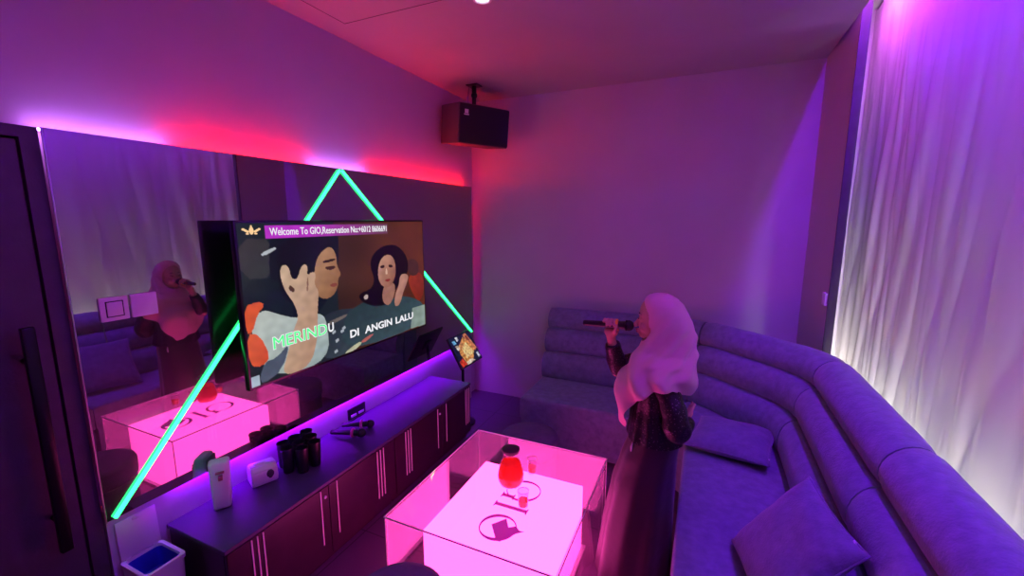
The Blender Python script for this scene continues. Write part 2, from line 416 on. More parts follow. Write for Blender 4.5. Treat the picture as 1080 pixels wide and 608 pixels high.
def inside(poly, x, y):
    c = False; n_ = len(poly); j = n_-1
    for i in range(n_):
        xi, yi = poly[i]; xj, yj = poly[j]
        if (yi > y) != (yj > y) and x < (xj-xi)*(y-yi)/(yj-yi)+xi: c = not c
        j = i
    return c
def chaikin(p, k=2):
    for _ in range(k):
        q = []
        for i in range(len(p)):
            a = p[i]; b_ = p[(i+1) % len(p)]
            q += [(a[0]*.75+b_[0]*.25, a[1]*.75+b_[1]*.25), (a[0]*.25+b_[0]*.75, a[1]*.25+b_[1]*.75)]
        p = q
    return p
def S(poly, c, c2=None, k=2): return (chaikin(poly, k) if k else poly, c, c2)
def tv_shapes():
    L = []
    L.append(S([(0, .09), (.13, .10), (.12, .34), (0, .33)], (62, 58, 60), (52, 60, 62), 1))
    L.append(S([(.12, .0), (.42, .0), (.42, .3), (.34, .6), (.2, .68), (.11, .55), (.10, .3)], (10, 26, 34)))
    L.append(S([(0, .34), (.14, .34), (.2, .6), (.12, .72), (0, .6)], (16, 34, 38), None, 1))
    L.append(S([(.28, .7), (.36, .64), (.48, .66), (.6, .72), (.62, .85), (.5, 1.0), (.28, 1.0)], (34, 46, 56), (70, 86, 96)))
    L.append(S([(.075, .185), (.13, .15), (.137, .165), (.082, .205)], (215, 222, 228), None, 1))
    L.append(S([(.33, .72), (.45, .69), (.45, .71), (.34, .75)], (120, 110, 104), None, 1))
    # woman on the screen
    L.append(S([(.42, .70), (.52, .64), (.60, .62), (.68, .68), (.78, .65), (.90, .70), (1, .80), (1, 1), (.40, 1)], (38, 60, 66), (70, 96, 104)))
    L.append(S([(.86, .5), (.93, .46), (.99, .50), (1, .66), (.95, .78), (.88, .62)], (170, 60, 34), (130, 40, 26)))
    L.append(S([(.84, .36), (.90, .33), (.96, .38), (.95, .5), (.88, .5)], (78, 44, 40)))
    L.append(S([(.59, .34), (.62, .25), (.7, .19), (.79, .2), (.86, .3), (.87, .43), (.83, .53), (.76, .58), (.72, .70), (.62, .70), (.53, .63), (.51, .56), (.60, .54), (.62, .46)], (14, 10, 14)))
    L.append(S([(.68, .52), (.76, .52), (.76, .62), (.71, .73), (.66, .66)], (176, 122, 104)))
    L.append(S([(.655, .33), (.70, .27), (.755, .29), (.775, .40), (.76, .50), (.715, .565), (.665, .535), (.64, .45)], (222, 168, 142), (150, 92, 76)))
    L.append(S([(.66, .365), (.69, .355), (.69, .385), (.665, .385)], (50, 26, 26), None, 1))
    L.append(S([(.72, .36), (.75, .37), (.748, .392), (.72, .385)], (50, 26, 26), None, 1))
    L.append(S([(.684, .49), (.71, .48), (.735, .49), (.71, .51)], (150, 50, 50), None, 1))
    L.append(S([(.700, .39), (.706, .39), (.712, .44), (.694, .445)], (240, 196, 170), None, 1))
    L.append(S([(.80, .47), (.84, .46), (.87, .49), (.85, .56), (.82, .63), (.79, .74), (.75, .74), (.755, .64), (.79, .56)], (214, 160, 140), (180, 120, 104)))
    L.append(S([(.545, .585), (.57, .575), (.575, .61), (.55, .62)], (210, 190, 180), None, 1))
    # man on the screen
    L.append(S([(.02, .57), (.07, .53), (.12, .58), (.2, .64), (.3, .63), (.335, .70), (.335, 1), (.1, 1), (.02, .8)], (206, 214, 206), (170, 190, 190)))
    L.append(S([(.29, .28), (.31, .20), (.38, .165), (.405, .24), (.402, .31), (.425, .385), (.405, .41), (.405, .46), (.38, .53), (.33, .55), (.29, .50), (.27, .36)], (206, 158, 118), (150, 100, 66)))
    L.append(S([(.335, .315), (.385, .31), (.40, .33), (.36, .345)], (70, 40, 28), None, 1))
    L.append(S([(.33, .27), (.395, .26), (.40, .275), (.34, .29)], (48, 28, 22), None, 1))
    L.append(S([(.36, .445), (.40, .44), (.40, .465), (.37, .47)], (142, 70, 58), None, 1))
    L.append(S([(.13, .29), (.14, .16), (.2, .10), (.29, .09), (.37, .10), (.395, .16), (.34, .19), (.30, .26), (.285, .40), (.23, .55), (.14, .5)], (9, 18, 24), (20, 30, 34)))
    L.append(S([(.14, .31), (.155, .265), (.18, .28), (.185, .36), (.21, .38), (.235, .28), (.262, .285), (.255, .36), (.28, .335), (.297, .35), (.285, .43), (.305, .48), (.295, .57), (.29, .66), (.285, .80), (.24, 1), (.11, 1), (.15, .84), (.18, .70), (.205, .63), (.19, .53), (.16, .45), (.148, .39)], (228, 196, 166), (196, 150, 122)))
    L.append(S([(.178, .40), (.20, .44), (.19, .46), (.17, .43)], (90, 60, 50), None, 1))
    L.append(S([(.255, .37), (.262, .37), (.255, .47), (.248, .46)], (150, 108, 88), None, 1))
    L.append(S([(.0, .49), (.05, .475), (.075, .50), (.045, .55), (.02, .66), (.0, .66)], (238, 96, 52), None, 1))
    L.append(S([(.0, .655), (.045, .68), (.078, .84), (.045, .885), (.0, .86)], (250, 110, 64), (226, 84, 50), 1))
    L.append(S([(.0, .93), (.03, .93), (.03, 1), (.0, 1)], (190, 210, 226), None, 0))
    L.append(S([(.055, .86), (.10, .86), (.16, .78), (.12, .95), (.04, 1), (.03, .95)], (84, 96, 116), None, 1))
    # forearm and hand lower middle, pale bag
    L.append(S([(.40, 1.0), (.50, .94), (.525, .96), (.47, 1.0)], (206, 206, 170), None, 1))
    L.append(S([(.51, .945), (.57, .915), (.60, .92), (.56, .95), (.53, .965)], (204, 112, 104), None, 1))
    L.append(S([(.89, .80), (1, .80), (1, 1), (.87, .99)], (150, 170, 160), None, 0))
    for (a, b_) in ((.355, .80), (.40, .81), (.37, .87), (.36, .95), (.41, .79)):
        L.append(S([(a, b_), (a+.018, b_-.012), (a+.02, b_+.01), (a+.004, b_+.02)], (186, 196, 206), None, 0))
    L.append(([(.10, .018), (.725, .018), (.725, .098), (.10, .098)], (214, 40, 230), 'banner'))
    return L
def painted_screen(name, parent, nu, nv, pos, colfn):
    bm = nb(); g = []
    for i in range(nu+1):
        g.append([bm.verts.new(pos(i/nu, j/nv)) for j in range(nv+1)])
    for i in range(nu):
        for j in range(nv): bm.faces.new((g[i][j], g[i][j+1], g[i+1][j+1], g[i+1][j]))
    bm.verts.index_update()
    o = obj(name, bm, None, parent, keep=True)
    me = o.data
    at = me.color_attributes.new('screen_image', 'FLOAT_COLOR', 'POINT')
    buf = []
    for i in range(nu+1):
        for j in range(nv+1):
            c = srgb(*colfn(i/nu, j/nv)); buf += [c[0], c[1], c[2], 1]
    at.data.foreach_set('color', buf)
    m = bpy.data.materials.new(name+'_glow'); m.use_nodes = True; nt = m.node_tree
    p = nt.nodes['Principled BSDF']; p.inputs['Base Color'].default_value = (0.01, 0.01, 0.01, 1); p.inputs['Roughness'].default_value = 0.15
    a = nt.nodes.new('ShaderNodeAttribute'); a.attribute_name = 'screen_image'
    nt.links.new(a.outputs['Color'], p.inputs['Emission Color']); p.inputs['Emission Strength'].default_value = 0.72
    me.materials.append(m)
    return o
SH = tv_shapes()
SHB = [(min(p[0] for p in s[0]), max(p[0] for p in s[0]), min(p[1] for p in s[0]), max(p[1] for p in s[0])) for s in SH]
def tvcol(u, v_):
    n1 = noise.noise(Vector((u*5, v_*4, 1)))
    t_ = min(1, max(0, (u-.38)/.5))
    c = Vector((lerp(66, 104, t_), lerp(42, 50, t_), lerp(28, 30, t_)))*(1+0.25*n1)
    if u < .4: c = Vector((24, 40, 44))
    for s, bb in zip(SH, SHB):
        if u < bb[0] or u > bb[1] or v_ < bb[2] or v_ > bb[3]: continue
        if inside(s[0], u, v_):
            if s[2] == 'banner':
                k = max(0, (u-.25)/.48)
                c = Vector((lerp(206, 120, k), lerp(60, 70, k), lerp(220, 96, k)))
            elif s[2]:
                k = (u-bb[0])/(bb[1]-bb[0]+1e-6)*.5+(v_-bb[2])/(bb[3]-bb[2]+1e-6)*.5
                c = Vector(s[1]).lerp(Vector(s[2]), k)
            else: c = Vector(s[1])
            c = c*(1+.10*noise.noise(Vector((u*30, v_*20, 4))))
    return [min(255, max(0, q)) for q in c]
scr = painted_screen('screen', tv, 380, 212, lambda u, v_: (TX, lerp(TY0, TY1, u), lerp(TZ1, TZ0, v_)), tvcol)

def flat_emit(name, col, s=1.0): return emis(name, col, s)
E_wtext = emis('caption_white', (0.85, 0.85, 0.9), 1.0)
E_gtext = emis('caption_green', (0.10, 0.90, 0.28), 1.1)
E_gold = emis('emblem_gold', (0.95, 0.62, 0.32), 1.0)
E_dark = emis('caption_outline', (0.01, 0.015, 0.02), 1.0)
def text_mesh(body, width, height, mtx, extr=0.0008, shear=0, bold=0.0):
    cu = bpy.data.curves.new('t', 'FONT'); cu.body = body; cu.align_x = 'LEFT'; cu.extrude = extr; cu.offset = bold; cu.shear = shear; cu.resolution_u = 3
    o = bpy.data.objects.new('t', cu); C.objects.link(o)
    dg = bpy.context.evaluated_depsgraph_get(); me = bpy.data.meshes.new_from_object(o.evaluated_get(dg))
    bpy.data.objects.remove(o); bpy.data.curves.remove(cu)
    bm = nb(); bm.from_mesh(me); bpy.data.meshes.remove(me)
    x0 = min(v.co.x for v in bm.verts); x1 = max(v.co.x for v in bm.verts); y0 = min(v.co.y for v in bm.verts); y1 = max(v.co.y for v in bm.verts)
    for v in bm.verts: v.co = Vector(((v.co.x-x0)/(x1-x0)*width, (v.co.y-y0)/(y1-y0)*height, v.co.z))
    bm.transform(mtx); return bm
def tvm(u, v_, dx):   # text plane on the TV: x -> +y, y -> +z, normal +x
    return Matrix.Translation((TX+dx, lerp(TY0, TY1, u), lerp(TZ1, TZ0, v_))) @ Matrix(((0, 0, 1, 0), (1, 0, 0, 0), (0, 1, 0, 0), (0, 0, 0, 1)))
W_, H_ = TY1-TY0, TZ1-TZ0
def cap(body, u0, u1, v0, v1, m, bold=0.02, outline=True, out_col=None):
    o = obj('caption_text', text_mesh(body, (u1-u0)*W_, (v1-v0)*H_, tvm(u0, v1, 0.0022), bold=bold), m, scr)
    if outline:
        ob = nb()
        for k, (sy, sz) in enumerate(((-1, -1), (1, -1), (-1, 1), (1, 1))):
            t_ = text_mesh(body, (u1-u0)*W_, (v1-v0)*H_, Matrix.Translation((-0.0001*k, sy*0.0035, sz*0.0035)) @ tvm(u0, v1, 0.0012), 0.0003, bold=bold)
            me_ = bpy.data.meshes.new('t'); t_.to_mesh(me_); t_.free(); ob.from_mesh(me_); bpy.data.meshes.remove(me_)
        obj('caption_outline', ob, out_col or E_dark, scr)
cap('MERIND', .092, .330, .722, .798, E_gtext, 0.0, True, E_wtext)
cap('U', .337, .365, .727, .795, E_wtext, 0.03)
cap('DI', .452, .503, .828, .890, E_wtext, 0.03)
cap('ANGIN', .540, .725, .832, .894, E_wtext, 0.03)
cap('LALU', .752, .892, .836, .898, E_wtext, 0.03)
o = obj('banner_text', text_mesh('Welcome To GIO,Reservation No:+6012 8606691', .60*W_, .056*H_, tvm(.115, .086, 0.0015), bold=0.008), E_wtext, scr)
# small winged emblem
bm = nb()
ellipsoid(bm, (TX+0.001, TY0+.050*W_, TZ1-.046*H_), (0.001, 0.012, 0.019))
ellipsoid(bm, (TX+0.001, TY0+.050*W_, TZ1-.020*H_), (0.001, 0.005, 0.006))
for s in (-1, 1):
    for k, (dy, dz) in enumerate(((0.020, -0.006), (0.030, 0.002), (0.041, 0.010))):
        ellipsoid(bm, (TX+0.001, TY0+.050*W_+s*dy, TZ1-.046*H_+dz*0.7), (0.001, 0.008, 0.006))
    ellipsoid(bm, (TX+0.001, TY0+.050*W_+s*0.022, TZ1-.064*H_), (0.001, 0.009, 0.004))
obj('emblem', bm, E_gold, scr, True)

# ------------------------------------------------------------------ low cabinets and worktop
CX0, CX1 = -2.200, -1.785
def cabinet(y0, y1, label, pair, tri):
    c = thing('low_cabinet', label, 'cabinet', ((CX0+CX1)/2, (y0+y1)/2, 0), 'black low cabinets under the television')
    bm = nb(); box(bm, (CX0+0.002, y0+0.001, 0.06), (CX1-0.020, y1-0.001, 0.478), 0.001, 1); box(bm, (CX0+0.03, y0+0.01, 0.0), (CX1-0.05, y1-0.01, 0.06))
    obj('body', bm, M_cab, c)
    ym = (pair[0]+pair[1])/2
    for k, (a, b_) in enumerate(((y0+0.003, ym-0.0015), (ym+0.0015, y1-0.003))):
        bm = nb(); box(bm, (CX1-0.019, a, 0.065), (CX1, b_, 0.474), 0.0015, 1); d = obj('door', bm, M_cab, c)
        for y in ([pair[k]]+[tri[k]+q for q in (-0.028, 0, 0.028)]):
            bm = nb(); box(bm, (CX1-0.001, y-0.0028, 0.15), (CX1+0.004, y+0.0028, 0.468)); obj('inlay_strip', bm, M_gold, d)
        if k == 0:
            bm = nb(); tube(bm, [(CX1-0.001, pair[0]+0.028, 0.42), (CX1+0.006, pair[0]+0.028, 0.42)], 0.008, 14); obj('lock', bm, M_white, d, 'auto')
cabinet(0.985, 2.083, 'black low cabinet with pale vertical inlay strips next to the white bin', (1.480, 1.590), (1.125, 1.943))
cabinet(2.085, 3.085, 'black low cabinet with pale vertical inlay strips next to the tablet stand', (2.582, 2.700), (2.222, 3.030))
bm = nb(); box(bm, (CX0-0.003, 0.978, 0.480), (CX1+0.003, 3.09, 0.500), 0.002, 1)
tag(obj('countertop', bm, M_top, loc=(-2.0, 2.0, 0.48)), 'long dark satin worktop lying on the low cabinets below the mirror', 'worktop')

# soap or scent dispenser
t = thing('dispenser', 'white upright dispenser with a small printed mark standing on the worktop end', 'dispenser', (-2.09, 1.16, 0.50))
a = math.radians(34)
mt = Matrix.Translation((-2.10, 1.175, 0.50)) @ Matrix.Rotation(-a, 4, 'Z')
bm = nb(); box(bm, (-0.045, -0.045, 0.0), (0.040, 0.045, 0.235), 0.014, 3)
for v in bm.verts:
    if v.co.z > 0.10: v.co.x -= (v.co.z-0.10)*0.26*(1 if v.co.x > 0 else 0.0)
    if v.co.z < 0.08: v.co.y *= 0.80+0.20*v.co.z/0.08
    if v.co.x > 0: v.co.x += 0.012*math.sin(min(1, v.co.z/0.235)*PI)
bm.transform(mt); obj('body', bm, M_white, t, 'auto')
bm = nb(); box(bm, (-0.054, -0.040, 0.02), (-0.044, 0.040, 0.22), 0.004); bm.transform(mt); obj('back_plate', bm, mat('grey_plastic', (0.3, 0.3, 0.32), 0.5), t, 'auto')
bm = nb(); box(bm, (0.010, -0.006, 0.150), (0.0395, 0.012, 0.170), 0.002); box(bm, (0.008, -0.016, 0.182), (0.031, 0.020, 0.188)); bm.transform(mt)
obj('printed_mark', bm, mat('pink_mark', (0.35, 0.08, 0.15), 0.5), t)

# tissue box
t = thing('tissue_holder', 'white faceted plastic tissue roll holder on the worktop beside the black tumblers', 'tissue holder', (-2.115, 1.42, 0.50))
mt = Matrix.Translation((-2.110, 1.395, 0.50)) @ Matrix.Rotation(math.radians(-22), 4, 'Z')
bm = nb()
prof = [(-0.050, 0.0), (0.050, 0.0), (0.066, 0.035), (0.058, 0.080), (0.030, 0.105), (-0.030, 0.105), (-0.058, 0.080), (-0.066, 0.035)]
ra = [bm.verts.new((x, -0.062, z)) for x, z in prof]; rb = [bm.verts.new((x, 0.062, z)) for x, z in prof]
n_ = len(prof)
for k in range(n_): bm.faces.new((ra[k], ra[(k+1) % n_], rb[(k+1) % n_], rb[k]))
bm.faces.new(ra); bm.faces.new(rb)
bmesh.ops.bevel(bm, geom=list(bm.edges), offset=0.006, segments=2, affect='EDGES')
bm.transform(mt); obj('shell', bm, M_white, t, 'auto')
bm = nb(); ellipsoid(bm, (0.058, 0.024, 0.055), (0.010, 0.020, 0.024)); bm.transform(mt); obj('opening', bm, mat('dark_slot', (0.06, 0.05, 0.08), 0.6), t, True)
bm = nb(); ellipsoid(bm, (0, -0.01, 0.107), (0.020, 0.030, 0.006)); bm.transform(mt); obj('lid_tab', bm, M_white, t, True)

# tumblers
def tumbler(loc, label):
    t = thing('tumbler', label, 'cup', loc, 'black tumblers on the worktop')
    bm = nb(); lathe(bm, [(0.026, 0), (0.028, 0.004), (0.034, 0.142), (0.0315, 0.142), (0.026, 0.012), (0.002, 0.010)], loc, 28); obj('wall', bm, M_black, t, 'auto')
    bm = nb(); lathe(bm, [(0.0318, 0.139), (0.0352, 0.139), (0.0352, 0.145), (0.0318, 0.145)], loc, 28, False)
    obj('rim', bm, mat('glossy_rim', (0.03, 0.03, 0.04), 0.12), t, 'auto')
    return t
cups = [((-2.125, 1.540), 'black tumbler against the magenta strip, closest to the tissue holder'),
        ((-2.055, 1.510), 'black tumbler in the middle row, closest to the tissue holder'),
        ((-2.125, 1.615), 'black tumbler against the magenta strip, second from the tissue holder'),
        ((-2.050, 1.582), 'black tumbler in the middle row, at the heart of the cluster'),
        ((-1.982, 1.545), 'black tumbler at the front of the cluster, towards the worktop edge'),
        ((-2.122, 1.692), 'black tumbler against the magenta strip, nearest the loose microphones'),
        ((-2.048, 1.660), 'black tumbler in the middle row, nearest the loose microphones'),
        ((-1.975, 1.622), 'black tumbler at the front corner of the cluster, nearest the microphones')]
c0 = tumbler((cups[0][0][0], cups[0][0][1], 0.5), cups[0][1])
for (x, y), lb in cups[1:]: copy_tree(c0, (x, y, 0.5), lb)

# microphones
def microphone(p, q, label, ringm, name='microphone', head_r=0.027, bodym=None, band=False):
    p = Vector(p); q = Vector(q); d = (q-p).normalized(); L = (q-p).length
    t = thing(name, label, 'microphone', p)
    bm = nb(); tube(bm, [p, p+d*0.006, p+d*L*0.45, p+d*(L-0.058), p+d*(L-0.045)], [0.012, 0.0145, 0.0165, 0.020, 0.022], 20); obj('handle', bm, bodym or M_black, t, 'auto')
    bm = nb(); tube(bm, [p+d*(L-0.046), p+d*(L-0.040), p+d*(L-0.036), p+d*(L-0.030)], [0.022, 0.0285, 0.0285, 0.027], 20); obj('collar', bm, M_blackm, t, 'auto')
    bm = nb()
    P = []; R_ = []
    for k in range(9):
        a = lerp(-35, 88, k/8); P.append(p+d*(L-head_r+head_r*math.sin(math.radians(a)))); R_.append(head_r*math.cos(math.radians(a)))
    tube(bm, P, R_, 20); obj('grille', bm, M_rubber, t, True)
    if ringm:
        c_ = p+d*(L-0.085)
        bm = nb(); tube(bm, [c_-d*0.009, c_-d*0.007, c_+d*0.007, c_+d*0.009], [0.0185, 0.030, 0.030, 0.0185], 8); obj('grip_ring', bm, ringm, t, 'auto')
    return t
M_pinkring = mat('pink_ring', (0.7, 0.08, 0.35), 0.4)
microphone((-2.150, 1.90, 0.5300), (-1.935, 1.985, 0.5300), 'black microphone lying on the worktop in front, closer to the tumblers', M_pinkring)
microphone((-2.160, 2.005, 0.5300), (-1.975, 2.110, 0.5300), 'black microphone lying on the worktop below the double socket', M_pinkring)

# tablet on a stand
P0 = Vector((-2.02, 3.115, 0.850)); dy = Vector((0, 0.36, 0)); dn = Vector((0.14, 0, -0.245))
tb = thing('touch_tablet', 'tilted touch screen tablet glowing with a golden picture on a stand past the cabinet', 'tablet', (-1.97, 3.30, 0.0))
nrm = dy.cross(dn).normalized(); nrm = nrm if nrm.x > 0 else -nrm
mtb = Matrix((( dy.normalized().x, dn.normalized().x, nrm.x, 0), (dy.normalized().y, dn.normalized().y, nrm.y, 0), (dy.normalized().z, dn.normalized().z, nrm.z, 0), (0, 0, 0, 1)))
ctr = P0+dy/2+dn/2
bm = nb(); xbox((dy.length+0.02, dn.length+0.02, 0.016), Matrix.Translation(ctr-nrm*0.0095) @ mtb, bm, 0.005); obj('casing', bm, M_black, tb, 'auto')
def tabcol(u, v_):
    c = Vector((18, 26, 60))
    q = [([(.25, .35), (.6, .12), (.95, .5), (.6, .95), (.3, .98), (.2, .6)], (226, 150, 84)),
         ([(.36, .45), (.62, .3), (.80, .72), (.4, .80)], (250, 206, 140)),
         ([(.64, .05), (.80, .02), (.99, .62), (.86, .70)], (216, 130, 90)),
         ([(.70, .12), (.80, .10), (.84, .3), (.76, .3)], (140, 60, 50)),
         ([(.14, .30), (.26, .28), (.30, .42), (.18, .46)], (232, 210, 190)),
         ([(.10, .12), (.22, .10), (.24, .22), (.12, .24)], (120, 190, 240)),
         ([(.28, .04), (.38, .02), (.40, .14), (.30, .18)], (220, 220, 230)),
         ([(.86, .78), (.96, .76), (.97, .92), (.88, .95)], (220, 224, 255)),
         ([(.02, .8), (.2, .72), (.28, .96), (.05, .99)], (214, 60, 44)),
         ([(.3, .9), (.55, .86), (.7, .97), (.3, .99)], (240, 210, 190))]
    for p, cc in q:
        if inside(p, u, v_): c = Vector(cc)
    n1 = noise.noise(Vector((u*14, v_*14, 2))); c = c*(1+0.5*n1)
    return [min(255, max(0, k)) for k in c]
painted_screen('screen', tb, 60, 50, lambda u, v_: P0+dy*u+dn*v_, tabcol)
bm = nb(); tube(bm, [(-1.985, 3.30, 0.012), (-1.985, 3.30, 0.60), ctr-nrm*0.03], [0.013, 0.013, 0.016], 14); obj('pole', bm, M_blackm, tb, 'auto')
bm = nb(); lathe(bm, [(0.11, 0), (0.11, 0.008), (0.10, 0.012), (0.014, 0.016)], (-1.985, 3.30, 0), 32); obj('base', bm, M_blackm, tb, 'auto')
bm = nb(); xbox((0.10, 0.10, 0.02), Matrix.Translation(ctr-nrm*0.026) @ mtb, bm, 0.003); obj('mount', bm, M_blackm, tb, 'auto')

# ------------------------------------------------------------------ speaker
SC = Vector((-1.950, 3.55, 2.725))
sp = thing('ceiling_speaker', 'black box loudspeaker hanging from the ceiling in the far left corner', 'speaker', (-1.965, 3.55, ZC))
f3 = Vector((0.86, -0.50, -0.12)).normalized(); r3 = Vector((0, 0, 1)).cross(f3).normalized(); u3 = f3.cross(r3)
ms = Matrix.Translation(SC) @ Matrix(((r3.x, f3.x, u3.x, 0), (r3.y, f3.y, u3.y, 0), (r3.z, f3.z, u3.z, 0), (0, 0, 0, 1)))
bm = nb(); xbox((0.52, 0.32, 0.33), ms @ Matrix.Translation((0, -0.02, 0)), bm, 0.012); obj('enclosure', bm, mat('speaker_vinyl', (0.08, 0.07, 0.08), 0.6, bump=0.2, bscale=200), sp, 'auto')
bm = nb(); xbox((0.50, 0.02, 0.315), ms @ Matrix.Translation((0, 0.145, 0)), bm, 0.008)
M_grille = mat('speaker_cloth', (0.015, 0.013, 0.016), 0.9, bump=0.5, bscale=400); gr = obj('grille', bm, M_grille, sp, 'auto')
bm = nb(); xbox((0.034, 0.005, 0.032), ms @ Matrix.Translation((-0.19, 0.1555, 0.098)), bm); xbox((0.046, 0.005, 0.009), ms @ Matrix.Translation((-0.19, 0.1555, 0.073)), bm); xbox((0.010, 0.005, 0.012), ms @ Matrix.Translation((-0.183, 0.1555, 0.106)), bm)
obj('badge', bm, M_white, gr)
bm = nb(); box(bm, (-2.02, 3.50, ZC-0.008), (-1.91, 3.60, ZC)); obj('ceiling_plate', bm, M_blackm, sp)
bm = nb(); tube(bm, [(-1.965, 3.55, ZC-0.005), (-1.965, 3.55, 3.0), SC+u3*0.14+Vector((-.03, 0, 0))], [0.02, 0.02, 0.016], 12); ellipsoid(bm, (-1.965, 3.55, 2.995), (0.028, 0.028, 0.028)); obj('bracket_arm', bm, M_blackm, sp, 'auto')
bm = nb(); tube(bm, [(-2.01, 3.55, ZC-0.003), (-2.03, 3.56, 3.03), (-2.06, 3.60, 2.99), SC+u3*0.10-f3*0.13], 0.006, 8); obj('cable', bm, mat('grey_cable', (0.3, 0.25, 0.3), 0.6), sp, True)

# ------------------------------------------------------------------ downlights: one in view, two added as unseen fill
def downlight(x, y, label, col, watts, ecol):
    t = thing('downlight', label, 'ceiling light', (x, y, ZC), 'recessed downlights in the ceiling')
    bm = nb(); lathe(bm, [(0.050, -0.001), (0.052, -0.010), (0.040, -0.012), (0.038, -0.002)], (x, y, ZC), 28, False); obj('trim_ring', bm, M_white, t, 'auto')
    bm = nb(); lathe(bm, [(0.0, -0.004), (0.038, -0.004)], (x, y, ZC), 28, False); obj('lens', bm, ecol, t)
    ld = bpy.data.lights.new('lamp', 'SPOT'); ld.energy = watts; ld.color = col; ld.spot_size = math.radians(172); ld.spot_blend = 0.4; ld.shadow_soft_size = 0.04
    lo = bpy.data.objects.new('lamp', ld); C.objects.link(lo); lo.parent = t; lo.location = (0, 0, -0.03)
E_lens = emis('lamp_lens', (0.9, 0.75, 1.0), 3.0); E_fill_lens = emis('fill_lens_violet', (0.35, 0.15, 1.0), 3.0)
downlight(-1.18, 2.235, 'small round ceiling light at the top edge of the view', (0.9, 0.2, 0.7), 3, E_lens)
downlight(0.25, 1.0, 'added violet fill light in the ceiling, out of view above the near part of the sofa', (0.24, 0.07, 1.0), FILL_WATTS, E_fill_lens)  # fill lamp added out of view for violet light on sofa and wall
downlight(-0.6, 0.2, 'added magenta fill light in the ceiling, out of view above the entrance floor', (1.0, 0.03, 0.75), FILL_WATTS*0.5, E_fill_lens)  # fill lamp added out of view to bring magenta onto the back wall

# ------------------------------------------------------------------ sofa
sofa = thing('corner_sofa', 'long grey suede corner sofa with a three roll backrest along the back and right walls', 'sofa', (0.2, 2.6, 0))
# inner seat line of the backrest (d = 0), offset outward for the rolls
LINE = [Vector((-1.33, 3.63)), Vector((-0.05, 3.63)), Vector((0.505, 3.13)), Vector((0.505, -0.15))]
def seg_n(a, b_):
    d = (b_-a).normalized(); return Vector((-d.y, d.x))   # left of travel = outward (towards the walls)
def offset_line(d):
    ns = [seg_n(LINE[i], LINE[i+1]) for i in range(3)]
    out = [LINE[0]+ns[0]*d]
    for i in (1, 2):
        n_ = (ns[i-1]+ns[i]); n_ = n_/ (n_.length**2/2) if n_.length else n_
        out.append(LINE[i]+n_*d)
    out.append(LINE[3]+ns[2]*d)
    return out
def path_samples():
    # parameter list of (segment i, t) with corner rounding handled by blending
    base = []
    for i in range(3):
        L_ = (LINE[i+1]-LINE[i]).length; k = max(8, int(L_/0.05))
        for j in range(k): base.append((i, j/k))
    base.append((2, 1.0)); return base
BASE = path_samples()
def path_at(d, s, _c={}):
    if d not in _c:
        P = offset_line(d)
        pts = [P[i].lerp(P[i+1], t_) for i, t_ in BASE]
        for _ in range(14):
            q = pts[:]
            for i in range(1, len(pts)-1): q[i] = (pts[i-1]+pts[i]*2+pts[i+1])/4
            pts = q
        _c[d] = pts
    return _c[d][s]
NB = len(BASE)
i_a = next(k for k, b_ in enumerate(BASE) if b_[0] == 1); i_b = next(k for k, b_ in enumerate(BASE) if b_[0] == 2)
CUTS = [(0, i_a), (i_a, i_b+3), (i_b+3, i_b+24), (i_b+24, NB-1)]
roll3 = [(0.10, 0.40), (0.02, 0.42), (-0.012, 0.48), (-0.010, 0.57), (0.018, 0.635), (0.06, 0.668), (0.11, 0.672), (0.15, 0.62)]
roll2 = [(0.15, 0.62), (0.085, 0.675), (0.062, 0.73), (0.070, 0.80), (0.105, 0.858), (0.15, 0.884), (0.20, 0.880), (0.24, 0.82)]
roll1 = [(0.24, 0.82), (0.165, 0.885), (0.145, 0.94), (0.165, 1.005), (0.215, 1.048), (0.275, 1.062), (0.335, 1.045), (0.368, 1.00), (0.372, 0.93), (0.30, 0.84)]
rear = [(0.12, 0.30), (0.15, 0.60), (0.24, 0.80), (0.34, 0.93), (0.372, 0.93), (0.372, 0.04), (0.12, 0.04)]
def sweep(prof, s0, s1, gap=0.004, closed=True):
    bm = nb(); rings = []
    cd = sum(p[0] for p in prof)/len(prof); cz = sum(p[1] for p in prof)/len(prof)
    idx = list(range(s0, s1+1))
    for k, s in enumerate(idx):
        e = min(k, len(idx)-1-k)
        sc = 0.93 if e == 0 else (0.99 if e == 1 else 1.0)
        ring = []
        for d, z in prof:
            dd = round(cd+(d-cd)*sc, 4); zz = cz+(z-cz)*sc
            p = path_at(dd, s)
            wob = 0.004*noise.noise(Vector((p.x*5, p.y*5, z*6)))
            if e == 0:
                q = path_at(dd, s+(1 if k == 0 else -1)); p = p.lerp(q, 0.10)
            ring.append(bm.verts.new((p.x, p.y, zz+wob)))
        rings.append(ring)
    n_ = len(prof)
    for a, b_ in zip(rings, rings[1:]):
        for k in range(n_): bm.faces.new((a[k], b_[k], b_[(k+1) % n_], a[(k+1) % n_]))
    bm.faces.new(rings[0]); bm.faces.new(rings[-1][::-1])
    return bm
def smoothprof(p, k=2):
    return [tuple(q) for q in chaikin(p, k)]
for (a, b_) in CUTS:
    fr_ = obj('backrest', sweep(rear, a, b_), M_sofa, sofa, 'auto')
    for nm, pr in (('back_roll', roll3), ('back_roll', roll2), ('back_roll', roll1)):
        obj(nm, sweep(smoothprof(pr, 1), a, b_), M_sofa, fr_, 'auto')
